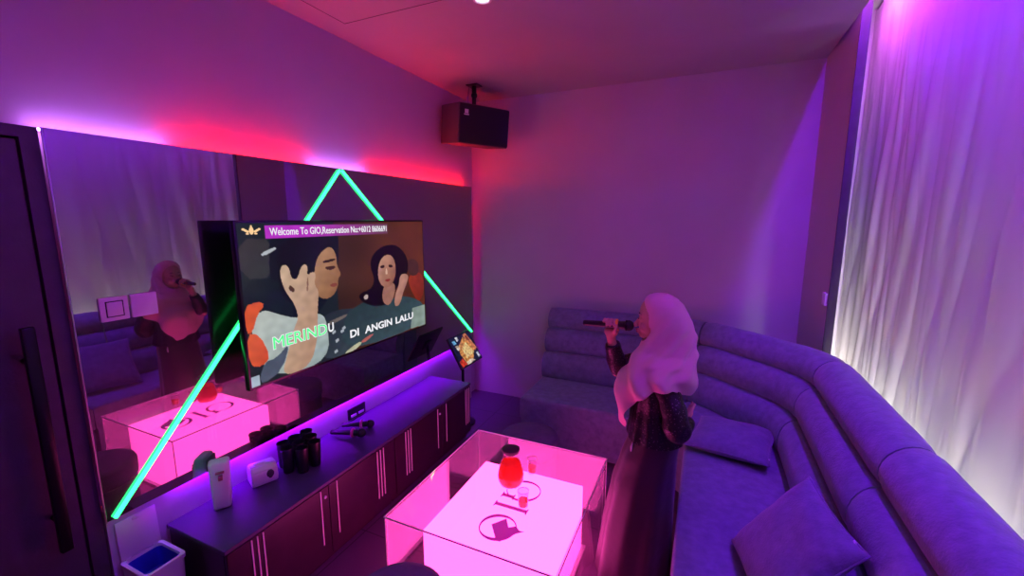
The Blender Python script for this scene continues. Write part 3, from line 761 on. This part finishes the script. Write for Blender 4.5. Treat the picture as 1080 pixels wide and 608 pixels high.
# seat: cushions and base
def seat_poly(bm, poly, z0, z1, bev):
    vs0 = [bm.verts.new((x, y, z0)) for x, y in poly]; f = bm.faces.new(vs0)
    r_ = bmesh.ops.extrude_face_region(bm, geom=[f]); 
    tv_ = [g for g in r_['geom'] if isinstance(g, bmesh.types.BMVert)]
    for v in tv_: v.co.z = z1
    es = [e for e in bm.edges if all(abs(v.co.z-z1) < 1e-5 for v in e.verts)]
    bmesh.ops.bevel(bm, geom=es, offset=bev, segments=4, affect='EDGES', profile=0.5)
IN = [(p.x, p.y) for p in offset_line(0.10)]
FR = [(-1.33, 3.12), (-0.24, 3.12), (-0.045, 2.93), (-0.045, -0.15)]
polys = [[IN[0], FR[0], FR[1], IN[1]], [IN[1], FR[1], FR[2], IN[2]], [IN[2], FR[2], (-0.045, 1.55), (IN[3][0], 1.55)], [(IN[3][0], 1.545), (-0.045, 1.545), FR[3], IN[3]]]
for p in polys:
    bm = nb(); seat_poly(bm, p, 0.26, 0.44, 0.028); obj('seat_cushion', bm, M_sofa, sofa, 'auto')
    cx = sum(q[0] for q in p)/4; cy = sum(q[1] for q in p)/4
    bm = nb(); seat_poly(bm, [(lerp(q[0], cx, .015), lerp(q[1], cy, .015)) for q in p], 0.03, 0.262, 0.004); obj('base', bm, M_sofa, sofa, 'auto')

# ------------------------------------------------------------------ cushions
def cushion(size, mtx, label):
    bm = nb(); N = 26; top = []; bot = []
    for i in range(N+1):
        for j in range(N+1):
            u = i/N*2-1; v_ = j/N*2-1
            e = (1-abs(u)**2.6)*(1-abs(v_)**2.6)
            h = 0.065*max(0, e)**0.55+0.006
            pin = 1-0.07*(1-abs(u)**2)*(abs(v_)**4); pin2 = 1-0.07*(1-abs(v_)**2)*(abs(u)**4)
            x = u*size/2*pin2; y = v_*size/2*pin
            w_ = 0.008*noise.noise(Vector((u*2.3, v_*2.3, size*9)))
            top.append(bm.verts.new((x, y, h+w_))); bot.append(bm.verts.new((x, y, -h*0.85)))
    f = lambda i, j: i*(N+1)+j
    for i in range(N):
        for j in range(N):
            bm.faces.new((top[f(i, j)], top[f(i+1, j)], top[f(i+1, j+1)], top[f(i, j+1)]))
            bm.faces.new((bot[f(i, j)], bot[f(i, j+1)], bot[f(i+1, j+1)], bot[f(i+1, j)]))
    for i in range(N):
        for (a, b_) in ((f(i, 0), f(i+1, 0)), (f(i+1, N), f(i, N)), (f(0, i+1), f(0, i)), (f(N, i), f(N, i+1))):
            bm.faces.new((top[b_], top[a], bot[a], bot[b_]))
    bm.transform(mtx)
    L_ = mtx.to_translation()
    t = thing('throw_cushion', label, 'cushion', L_)
    cov = obj('cover', bm, M_cush, t, True)
    bm = nb(); s = size/2
    pts = []
    for k in range(81):
        a = k/80*4; side = int(a) % 4; q = (a-int(a))*2-1
        x, y = [(q, -1), (1, q), (-q, 1), (-1, -q)][side]
        pin = 1-0.07*(1-abs(x)**2)*(abs(y)**4); pin2 = 1-0.07*(1-abs(y)**2)*(abs(x)**4)
        pts.append(Vector((x*s*pin2, y*s*pin, 0)))
    tube(bm, pts, 0.005, 6, False); bm.transform(mtx); obj('piping', bm, M_cush, t, True)
    bm = nb(); box(bm, (s-0.02, -s+0.06, -0.004), (s-0.005, -s+0.075, 0.008), 0.001, 1); bm.transform(mtx); obj('zip_pull', bm, M_white, t)
    return t
cushion(0.47, Matrix.Translation((0.235, 2.94, 0.502)) @ Matrix.Rotation(math.radians(-1.5), 4, 'Y') @ Matrix.Rotation(math.radians(-12), 4, 'Z'), 'square grey suede cushion lying on the seat behind the woman')
e1 = Vector((0.26, 0.05, 0.34)).normalized(); e2 = Vector((0.08, -0.43, 0.0)); e2 = (e2-e1*e2.dot(e1)).normalized(); e3 = e1.cross(e2)
if e3.x > 0: e2 = -e2; e3 = -e3
cushion(0.45, Matrix.Translation((0.375, 1.80, 0.640)) @ Matrix(((e1.x, e2.x, e3.x, 0), (e1.y, e2.y, e3.y, 0), (e1.z, e2.z, e3.z, 0), (0, 0, 0, 1))), 'grey suede cushion leaning on the backrest at the lower right')

# ------------------------------------------------------------------ stools
def stool(x, y, label):
    t = thing('round_stool', label, 'stool', (x, y, 0), 'round upholstered stools by the table')
    bm = nb(); lathe(bm, [(0.185, 0.30), (0.197, 0.31), (0.200, 0.33), (0.200, 0.40), (0.192, 0.416), (0.165, 0.422), (0.005, 0.425)], (x, y, 0), 48); obj('seat_pad', bm, M_stool, t, True)
    bm = nb(); lathe(bm, [(0.185, 0.02), (0.190, 0.025), (0.190, 0.298), (0.183, 0.302)], (x, y, 0), 48); obj('drum', bm, M_stool, t, 'auto')
    bm = nb(); lathe(bm, [(0.168, 0.0), (0.168, 0.022)], (x, y, 0), 32); obj('base_ring', bm, M_black, t, 'auto')
    return t
s0 = stool(-1.035, 2.60, 'round dark grey stool between the lit table and the back part of the sofa')
copy_tree(s0, (-1.02, 1.16, 0), 'round dark grey stool on the near side of the lit table, cut by the frame')

# ------------------------------------------------------------------ table
GX0, GX1, GY0, GY1, GZ = -1.315, -0.452, 1.440, 2.378, 0.500
BX0, BX1, BY0, BY1, BZ = -1.170, -0.547, 1.540, 2.205, 0.400
tbl = thing('light_table', 'low pink glowing box table inside a clear glass case, printed with a round logo', 'table', ((GX0+GX1)/2, (GY0+GY1)/2, 0))
E_table = emis('lit_acrylic', TABLE_COL, L_TABLE)
bm = nb(); box(bm, (BX0, BY0, 0.012), (BX1, BY1, BZ), 0.004, 2); lb = obj('light_box', bm, E_table, tbl, 'auto'); lb['label'] = 'white acrylic box lit pink from inside'
bm = nb(); box(bm, (BX0-0.02, BY0-0.02, 0), (BX1+0.02, BY1+0.02, 0.012)); obj('plinth', bm, M_white, tbl)
gt = 0.008
for a, b_ in (((GX0, GY0, 0.0), (GX0+gt, GY1, GZ-0.0085)), ((GX1-gt, GY0, 0.0), (GX1, GY1, GZ-0.0085)), ((GX0+gt, GY0, 0.0), (GX1-gt, GY0+gt, GZ-0.0085)), ((GX0+gt, GY1-gt, 0.0), (GX1-gt, GY1, GZ-0.0085))):
    bm = nb(); box(bm, a, b_); obj('glass_side', bm, M_pane, tbl)
bm = nb(); box(bm, (GX0-0.003, GY0-0.003, GZ-0.008), (GX1+0.003, GY1+0.003, GZ)); obj('glass_top', bm, M_panetop, tbl)
# bright ground edges of the glass
M_edge = mat('ground_glass_edge', (0.85, 0.75, 0.82), 0.3)
bm = nb(); e = 0.003
for (x, y) in ((GX0, GY0), (GX1, GY0), (GX0, GY1), (GX1, GY1)): box(bm, (x-e/2, y-e/2, 0.0), (x+e/2, y+e/2, GZ-0.009))
for z in (GZ-0.0085,):
    box(bm, (GX0-.004, GY0-.004, z), (GX1+.004, GY0-.001, z+0.006)); box(bm, (GX0-.004, GY1+.001, z), (GX1+.004, GY1+.004, z+0.006))
    box(bm, (GX0-.004, GY0, z), (GX0-.001, GY1, z+0.006)); box(bm, (GX1+.001, GY0, z), (GX1+.004, GY1, z+0.006))
obj('glass_edge', bm, M_edge, tbl)
# printed logo
bm = nb(); ZL = BZ+0.0006
def flatpoly(bm, poly, z=ZL):
    a = [bm.verts.new((x, y, z)) for x, y in poly]; bm.faces.new(a)
def crescent(bm, cx, cy, r_, tmin, tmax, adir, a0=0, a1=360, n=64):
    """ring whose stroke swells in the direction adir and its opposite"""
    P = []; Q = []
    for k in range(n+1):
        a = math.radians(lerp(a0, a1, k/n)); th = tmin+(tmax-tmin)*abs(math.cos(a-math.radians(adir)))**1.6
        P.append(bm.verts.new((cx+r_*math.cos(a), cy+r_*math.sin(a), ZL))); Q.append(bm.verts.new((cx+(r_-th)*math.cos(a), cy+(r_-th)*math.sin(a), ZL)))
    for k in range(n): bm.faces.new((P[k], P[k+1], Q[k+1], Q[k]))
crescent(bm, -0.845, 1.708, 0.094, 0.006, 0.022, -60)
flatpoly(bm, [(-.882, 1.713), (-.831, 1.781), (-.795, 1.727), (-.764, 1.750), (-.737, 1.728), (-.712, 1.732), (-.743, 1.703), (-.795, 1.622), (-.820, 1.632)])
crescent(bm, -0.838, 2.025, 0.096, 0.005, 0.020, 110)
def serif_bar(bm, x0, x1, y, w_=0.0125, s=0.024):
    flatpoly(bm, [(x0+.004, y-w_), (x1-.004, y-w_), (x1-.004, y+w_), (x0+.004, y+w_)])
    for x, q in ((x0, 1), (x1, -1)):
        flatpoly(bm, [(x, y-s), (x+q*.004, y-s), (x+q*.010, y-w_), (x+q*.010, y+w_), (x+q*.004, y+s), (x, y+s)], ZL+0.0001)
serif_bar(bm, -0.940, -0.752, 1.868); serif_bar(bm, -0.936, -0.862, 1.950)
lg = obj('printed_logo', bm, M_logo, tbl)

# carafe and glasses, standing on the glass top
KX, KY = -0.870, 1.920
t = thing('carafe', 'round glass carafe of red drink with a dark lid standing on the glass table', 'carafe', (KX, KY, GZ))
bm = nb(); prof = [(0.048, 0.001), (0.060, 0.006), (0.070, 0.03), (0.071, 0.058), (0.062, 0.10), (0.047, 0.138), (0.037, 0.160), (0.038, 0.175), (0.046, 0.192)]
lathe(bm, prof, (KX, KY, GZ), 40, False); bm.faces.ensure_lookup_table(); obj('vessel', bm, M_glass, t, True)
bm = nb(); lathe(bm, [(0.046, 0.0035), (0.057, 0.008), (0.067, 0.03), (0.068, 0.058), (0.0595, 0.10), (0.049, 0.128), (0.002, 0.129)], (KX, KY, GZ), 40); obj('drink', bm, M_juice, t, 'auto')
bm = nb(); lathe(bm, [(0.040, 0.180), (0.047, 0.192), (0.047, 0.202), (0.040, 0.206), (0.002, 0.207)], (KX, KY, GZ), 36); obj('lid', bm, mat('lid_dark', (0.08, 0.03, 0.05), 0.5), t, 'auto')
def tumbler_glass(x, y, label):
    t = thing('drinking_glass', label, 'glass', (x, y, GZ), 'small glasses of orange drink on the table')
    bm = nb(); lathe(bm, [(0.021, 0.001), (0.024, 0.004), (0.028, 0.088), (0.0265, 0.088), (0.0225, 0.010), (0.002, 0.009)], (x, y, GZ), 28); obj('vessel', bm, M_glass, t, 'auto')
    bm = nb(); lathe(bm, [(0.020, 0.0105), (0.0225, 0.013), (0.0242, 0.042), (0.002, 0.0425)], (x, y, GZ), 28); obj('drink', bm, M_juice2, t, 'auto')
    bm = nb(); lathe(bm, [(0.0268, 0.0875), (0.0285, 0.0875), (0.0285, 0.090), (0.0268, 0.090)], (x, y, GZ), 28, False); obj('rim', bm, M_edge, t, True)
    return t
g0 = tumbler_glass(-0.735, 1.770, 'small glass with orange drink in front of the carafe, nearer the camera')
copy_tree(g0, (-0.802, 2.055, GZ), 'small glass with orange drink behind the carafe, farther from the camera')

# ------------------------------------------------------------------ bin
bn = thing('flip_lid_bin', 'small white bin with raised flip lid and blue liner beside the low cabinet', 'bin', (-2.10, 0.875, 0))
X0, X1, Y0, Y1, ZB = -2.195, -2.000, 0.790, 0.950, 0.45
bm = nb()
def rect_ring(x0, x1, y0, y1, z, r_=0.02, n=5):
    out = []
    for (cx, cy, a0) in ((x1-r_, y1-r_, 0), (x0+r_, y1-r_, 90), (x0+r_, y0+r_, 180), (x1-r_, y0+r_, 270)):
        for k in range(n+1):
            a = math.radians(a0+90*k/n); out.append((cx+r_*math.cos(a), cy+r_*math.sin(a), z))
    return out
def loft(bm, rings, cap0=True, cap1=True):
    R_ = [[bm.verts.new(p) for p in r_] for r_ in rings]; n_ = len(R_[0])
    for a, b_ in zip(R_, R_[1:]):
        for k in range(n_): bm.faces.new((a[k], a[(k+1) % n_], b_[(k+1) % n_], b_[k]))
    if cap0: bm.faces.new(R_[0][::-1])
    if cap1: bm.faces.new(R_[-1])
    return R_
loft(bm, [rect_ring(X0+.02, X1-.02, Y0+.015, Y1-.015, 0), rect_ring(X0+.004, X1-.004, Y0+.004, Y1-.004, ZB-.02), rect_ring(X0, X1, Y0, Y1, ZB-.018), rect_ring(X0, X1, Y0, Y1, ZB),
          rect_ring(X0+.014, X1-.014, Y0+.014, Y1-.014, ZB), rect_ring(X0+.016, X1-.016, Y0+.016, Y1-.016, ZB-.05)], True, False)
obj('bucket', bm, M_white, bn, 'auto')
bm = nb(); loft(bm, [rect_ring(X0+.022, X1-.022, Y0+.022, Y1-.022, ZB-.10), rect_ring(X0+.0165, X1-.0165, Y0+.0165, Y1-.0165, ZB-.012)], True, False); obj('liner', bm, M_blue, bn, 'auto')
bm = nb()
pl = [(X0+.010-0.03*0, Y0+.008, ZB+.004), (X0+.010, Y1-.008, ZB+.004)]
mt = Matrix.Translation((X0+0.008, (Y0+Y1)/2, ZB+0.004)) @ Matrix.Rotation(math.radians(-4), 4, 'Y')
box(bm, (-0.005, -(Y1-Y0)/2+.006, 0.0), (0.005, (Y1-Y0)/2-.006, 0.175), 0.004, 2); bm.transform(mt); ld_ = obj('flip_lid', bm, M_white, bn, 'auto')
bm = nb(); ellipsoid(bm, (0.006, 0, 0.162), (0.004, 0.016, 0.008)); bm.transform(mt); obj('latch', bm, M_white, ld_, True)
for y in (Y0+.03, Y1-.03):
    bm = nb(); tube(bm, [(X0+0.008, y-.01, ZB+0.004), (X0+0.008, y+.01, ZB+0.004)], 0.006, 10); obj('hinge', bm, M_white, bn, 'auto')

# ------------------------------------------------------------------ the woman, facing -x
HY = 2.12
wm = thing('person', 'woman in a pink headscarf and long dark dress singing into a microphone', 'person', (-0.20, HY, 0))
bm = nb()
def E(c, r_, rot=None): ellipsoid(bm, c, r_, rot)
def K(p, q, a, b_): capsule(bm, p, q, a, b_)
# head
E((-0.180, HY, 1.452), (0.092, 0.074, 0.100)); E((-0.205, HY, 1.400), (0.066, 0.058, 0.068))
E((-0.246, HY, 1.345), (0.022, 0.024, 0.018)); E((-0.215, HY, 1.350), (0.042, 0.045, 0.024))
K((-0.268, HY, 1.425), (-0.288, HY, 1.392), 0.008, 0.012)
for s in (-1, 1):
    E((-0.282, HY+s*0.008, 1.389), (0.008, 0.008, 0.007)); E((-0.258, HY+s*0.031, 1.428), (0.012, 0.014, 0.010))
    E((-0.244, HY+s*0.038, 1.392), (0.022, 0.018, 0.022)); E((-0.262, HY+s*0.028, 1.450), (0.010, 0.020, 0.006))
    E((-0.165, HY+s*0.076, 1.415), (0.016, 0.010, 0.028))
E((-0.270, HY, 1.369), (0.012, 0.020, 0.006)); E((-0.268, HY, 1.357), (0.012, 0.018, 0.007))
K((-0.160, HY, 1.24), (-0.175, HY, 1.37), 0.052, 0.050)
# torso, hips, legs
E((-0.165, HY, 1.11), (0.085, 0.140, 0.135)); E((-0.150, HY, 0.95), (0.080, 0.115, 0.12)); E((-0.160, HY, 0.82), (0.090, 0.135, 0.10))
K((-0.15, HY-0.11, 1.175), (-0.15, HY+0.14, 1.195), 0.040, 0.042)
for s in (-1, 1):
    K((-0.16, HY+s*0.075, 0.80), (-0.185, HY+s*0.075, 0.44), 0.075, 0.050); K((-0.185, HY+s*0.075, 0.44), (-0.17, HY+s*0.075, 0.09), 0.048, 0.034)
    K((-0.165, HY+s*0.075, 0.035), (-0.27, HY+s*0.08, 0.025), 0.032, 0.024); K((-0.165, HY+s*0.075, 0.06), (-0.17, HY+s*0.075, 0.10), 0.033, 0.034)
# left arm (camera side): hangs, forearm tucked behind the back
SL = (-0.125, HY-0.138, 1.160); EL = (-0.060, HY-0.190, 0.955); WL = (-0.030, HY-0.05, 0.985)
K(SL, EL, 0.036, 0.034); K(EL, WL, 0.036, 0.024)
E((-0.016, HY-0.028, 0.998), (0.016, 0.034, 0.024))
for k in range(4):
    a = Vector((-0.016, HY-0.004, 1.016-0.0145*k)); b_ = a+Vector((0.010, 0.034-0.003*abs(k-1), 0.004)); c_ = b_+Vector((-0.004, 0.024, -0.002))
    K(a, b_, 0.0078, 0.0072); K(b_, c_, 0.0072, 0.0062)
K((-0.012, HY-0.045, 1.010), (-0.002, HY-0.025, 1.026), 0.010, 0.0085); K((-0.002, HY-0.025, 1.026), (0.002, HY+0.000, 1.030), 0.0085, 0.0070)
# right arm (far side): raised, holding the microphone
SR = (-0.175, HY+0.150, 1.195); ER = (-0.385, HY+0.115, 1.105); WR = (-0.408, HY+0.040, 1.285)
K(SR, ER, 0.045, 0.037); K(ER, WR, 0.037, 0.023)
MA = Vector((-0.545, HY-0.012, 1.378)); MB = Vector((-0.293, HY-0.002, 1.384))
def mic_pt(x): t_ = (x-MA.x)/(MB.x-MA.x); return MA.lerp(MB, t_)
K(WR, (-0.412, HY+0.026, 1.325), 0.023, 0.025)
E((-0.408, HY+0.016, 1.338), (0.036, 0.017, 0.030)); E((-0.400, HY+0.020, 1.352), (0.034, 0.012, 0.022))
for k, x in enumerate((-0.383, -0.401, -0.419, -0.436)):
    c_ = mic_pt(x); rr = 0.0255
    P = []
    for a in (-20, 35, 90, 140, 178)[: (5 if k != 3 else 4)]:
        a_ = math.radians(a); P.append(Vector((x-0.002*a/90, c_.y+rr*math.cos(a_), c_.z+rr*math.sin(a_))))
    for q in range(len(P)-1): K(P[q], P[q+1], 0.0085-0.0006*q, 0.0080-0.0006*q)
c_ = mic_pt(-0.40)
K((-0.392, HY+0.008, 1.338), (-0.380, c_.y-0.022, 1.358), 0.0115, 0.0095); K((-0.380, c_.y-0.022, 1.358), (-0.372, c_.y-0.026, 1.384), 0.0095, 0.0078)
body = remeshed(bm, 0.0042)
bo = obj('body', body, M_skin, wm, True)
# eyes, brows, lips
for s in (-1, 1):
    bm = nb(); tube(bm, [(-0.266, HY+s*0.014, 1.4545), (-0.268, HY+s*0.028, 1.458), (-0.256, HY+s*0.044, 1.452)], [0.002, 0.003, 0.0015], 8); obj('eyebrow', bm, M_brow, bo, True)
    bm = nb(); tube(bm, [(-0.270, HY+s*0.018, 1.4285), (-0.271, HY+s*0.030, 1.431), (-0.260, HY+s*0.042, 1.427)], [0.0015, 0.0022, 0.0012], 8); obj('eyelashes', bm, M_brow, bo, True)
bm = nb(); ellipsoid(bm, (-0.279, HY, 1.3695), (0.006, 0.019, 0.004)); ellipsoid(bm, (-0.277, HY, 1.360), (0.006, 0.016, 0.0045)); obj('lips', bm, mat('lips', (0.45, 0.12, 0.12), 0.4), bo, True)

# dress: lofted rings with folds
def cloth_loft(tab, z0, z1, nz, na, fold_amp, fold_n, seed, flat=0.0):
    bm = nb(); rings = []
    for j in range(nz+1):
        z = lerp(z0, z1, j/nz)
        xf, xb, hy, cy = [interp([(r_[0], r_[i]) for r_ in tab], z) for i in (1, 2, 3, 4)]
        cx = (xf+xb)/2; rx = (xb-xf)/2; amp = interp(fold_amp, z); ring = []
        for k in range(na):
            a = 2*PI*k/na
            f = math.sin(a*fold_n+1.5*math.sin(a*2+seed)+z*0.8)*0.6+math.sin(a*(fold_n*2+1)+seed+z*1.3)*0.4
            s = 1+amp*f/max(rx, .08)
            ca, sa = math.cos(a), math.sin(a)
            e = 2.3
            q = (abs(ca)**e+abs(sa)**e)**(-1/e)
            ring.append((cx-rx*ca*q*s, cy+hy*sa*q*s, z+0.006*f*(1 if j == 0 else 0)))
        rings.append(ring)
    return bm, rings
tab_d = [(0.012, -0.432, -0.062, 0.200, HY+.0), (0.30, -0.405, -0.062, 0.190, HY), (0.58, -0.362, -0.062, 0.170, HY), (0.72, -0.325, -0.060, 0.158, HY), (0.85, -0.285, -0.048, 0.150, HY), (0.97, -0.255, -0.065, 0.125, HY)]
bm, rg = cloth_loft(tab_d, 0.012, 0.97, 46, 120, [(0.0, 0.016), (0.5, 0.009), (0.8, 0.003), (1.0, 0.001)], 4, 1.0)
loft(bm, rg, False, True); dr = obj('dress', bm, M_dress, wm, True); dr['label'] = 'long dark plum dress skirt reaching the floor'
tab_t = [(0.845, -0.300, -0.030, 0.168, HY), (0.92, -0.292, -0.040, 0.155, HY), (1.00, -0.285, -0.052, 0.145, HY), (1.10, -0.288, -0.060, 0.160, HY), (1.19, -0.262, -0.070, 0.155, HY), (1.235, -0.235, -0.088, 0.125, HY), (1.27, -0.215, -0.110, 0.085, HY)]
bm, rg = cloth_loft(tab_t, 0.845, 1.27, 34, 96, [(0.8, 0.008), (1.0, 0.004), (1.27, 0.001)], 7, 2.0)
loft(bm, rg, False, False); tp = obj('lace_top', bm, M_lace, wm, True); tp['label'] = 'black lace top with tiny sequins'
def sleeve(pts, rads, label=None):
    P = []; R_ = []
    for i in range(len(pts)-1):
        for k in range(8):
            t_ = k/8; P.append(Vector(pts[i]).lerp(Vector(pts[i+1]), t_)); R_.append(lerp(rads[i], rads[i+1], t_))
    P.append(Vector(pts[-1])); R_.append(rads[-1])
    for _ in range(5):
        for i in range(1, len(P)-1): P[i] = (P[i-1]+P[i]*2+P[i+1])/4
    bm = nb(); tube(bm, P, R_, 28, True)
    for v in bm.verts:
        v.co += Vector((noise.noise(v.co*16), noise.noise(v.co*16+Vector((5, 0, 0))), noise.noise(v.co*16+Vector((0, 9, 0)))))*0.010
    return obj('sleeve', bm, M_lace, wm, True)
sleeve([(-0.140, HY-0.100, 1.170), (-0.118, HY-0.145, 1.135), (-0.076, HY-0.180, 1.05), (-0.062, HY-0.190, 0.955), (-0.020, HY-0.065, 0.965)], [0.050, 0.053, 0.055, 0.058, 0.034])
sleeve([(-0.160, HY+0.115, 1.205), (-0.230, HY+0.150, 1.175), (-0.385, HY+0.118, 1.110), (-0.402, HY+0.060, 1.245), (-0.405, HY+0.048, 1.268)], [0.052, 0.056, 0.056, 0.040, 0.034])
bm = nb(); tube(bm, [(-0.258, HY-0.122, 0.835), (-0.262, HY-0.126, 0.812), (-0.264, HY-0.124, 0.79)], [0.003, 0.006, 0.003], 8); obj('tassel', bm, M_white, wm, True)

# headscarf
FRONT = [(0.86, -0.335), (0.93, -0.352), (1.00, -0.372), (1.06, -0.374), (1.13, -0.350), (1.22, -0.300), (1.29, -0.262), (1.33, -0.252), (1.40, -0.252), (1.46, -0.250), (1.50, -0.250), (1.525, -0.244), (1.540, -0.232), (1.550, -0.210), (1.5545, -0.185)]
BACK = [(0.86, -0.07), (1.05, -0.020), (1.12, -0.004), (1.21, 0.002), (1.33, -0.006), (1.40, -0.022), (1.45, -0.045), (1.50, -0.072), (1.525, -0.096), (1.540, -0.118), (1.550, -0.142), (1.5545, -0.165)]
WID = [(0.86, 0.120), (0.95, 0.150), (1.05, 0.180), (1.13, 0.232), (1.19, 0.232), (1.24, 0.190), (1.28, 0.120), (1.33, 0.098), (1.40, 0.092), (1.46, 0.090), (1.50, 0.080), (1.525, 0.064), (1.540, 0.048), (1.550, 0.028), (1.5545, 0.008)]
HEM = [(0, 0.925), (18, 0.895), (38, 0.885), (52, 0.945), (66, 1.035), (80, 1.105), (95, 1.150), (115, 1.160), (140, 1.125), (165, 1.095), (185, 1.09), (215, 1.13), (250, 1.12), (290, 1.0), (325, 0.93), (360, 0.925)]
bm = nb(); NA, NS = 180, 110; G = []
ZT = 1.5545
for j in range(NS+1):
    s = j/NS; s = s**1.15; row = []
    for k in range(NA):
        a = 360*k/NA; z = lerp(ZT, interp(HEM, a), s)
        xf, xb, wy = interp(FRONT, z), interp(BACK, z), interp(WID, z)
        ar = math.radians(a); ca, sa = math.cos(ar), math.sin(ar); e = 2.15
        q = (abs(ca)**e+abs(sa)**e)**(-1/e)
        cx = (xf+xb)/2; x = cx-(xb-xf)/2*ca*q; y = HY-wy*sa*q
        low = min(1, max(0, (1.50-z)/0.25))
        side = max(0, math.sin(ar)) if a < 180 else abs(math.sin(ar))
        # folds sweeping from the back of the head down to the chin, then down the chest
        f1 = math.sin((z*0.95-(x+0.17)*1.15)*64+2.2*noise.noise(Vector((x*5, y*5, z*4))))
        f2 = math.sin((x*1.0+z*0.42)*58+2.5*noise.noise(Vector((x*4, y*4, z*3+7))))
        blend = min(1, max(0, (1.27-z)/0.1))
        amp = 0.0135*low*(0.25+0.75*max(0, math.sin(ar))**0.7 if a < 180 else 0.6)
        disp = amp*((1-blend)*f1+blend*1.5*f2)+0.006*noise.noise(Vector((x*9, y*9, z*9)))*low
        n2 = Vector((-ca, -sa))
        row.append(bm.verts.new((x+n2.x*disp, y+n2.y*disp, z)))
    G.append(row)
for j in range(NS):
    for k in range(NA):
        q = (G[j][k], G[j][(k+1) % NA], G[j+1][(k+1) % NA], G[j+1][k])
        c_ = sum((v.co for v in q), Vector())/4
        if 1.318 < c_.z < 1.512:
            hw = 0.074*math.sqrt(max(0, 1-((c_.z-1.415)/0.102)**2))
            if c_.x < -0.19 and abs(c_.y-HY) < hw: continue
        bm.faces.new(q)
bm.faces.new([v for v in G[0]])
hj = obj('headscarf', bm, M_hijab, wm, True); hj['label'] = 'dusty pink draped headscarf'
sm = hj.modifiers.new('thickness', 'SOLIDIFY'); sm.thickness = 0.003; sm.offset = 1

# microphone in the hand (a thing of its own)
microphone(MA, MB, 'black microphone with an orange ring held up to the mouth of the woman', M_ring)

for o in list(scene.objects):
    if '_o' in o: del o['_o']
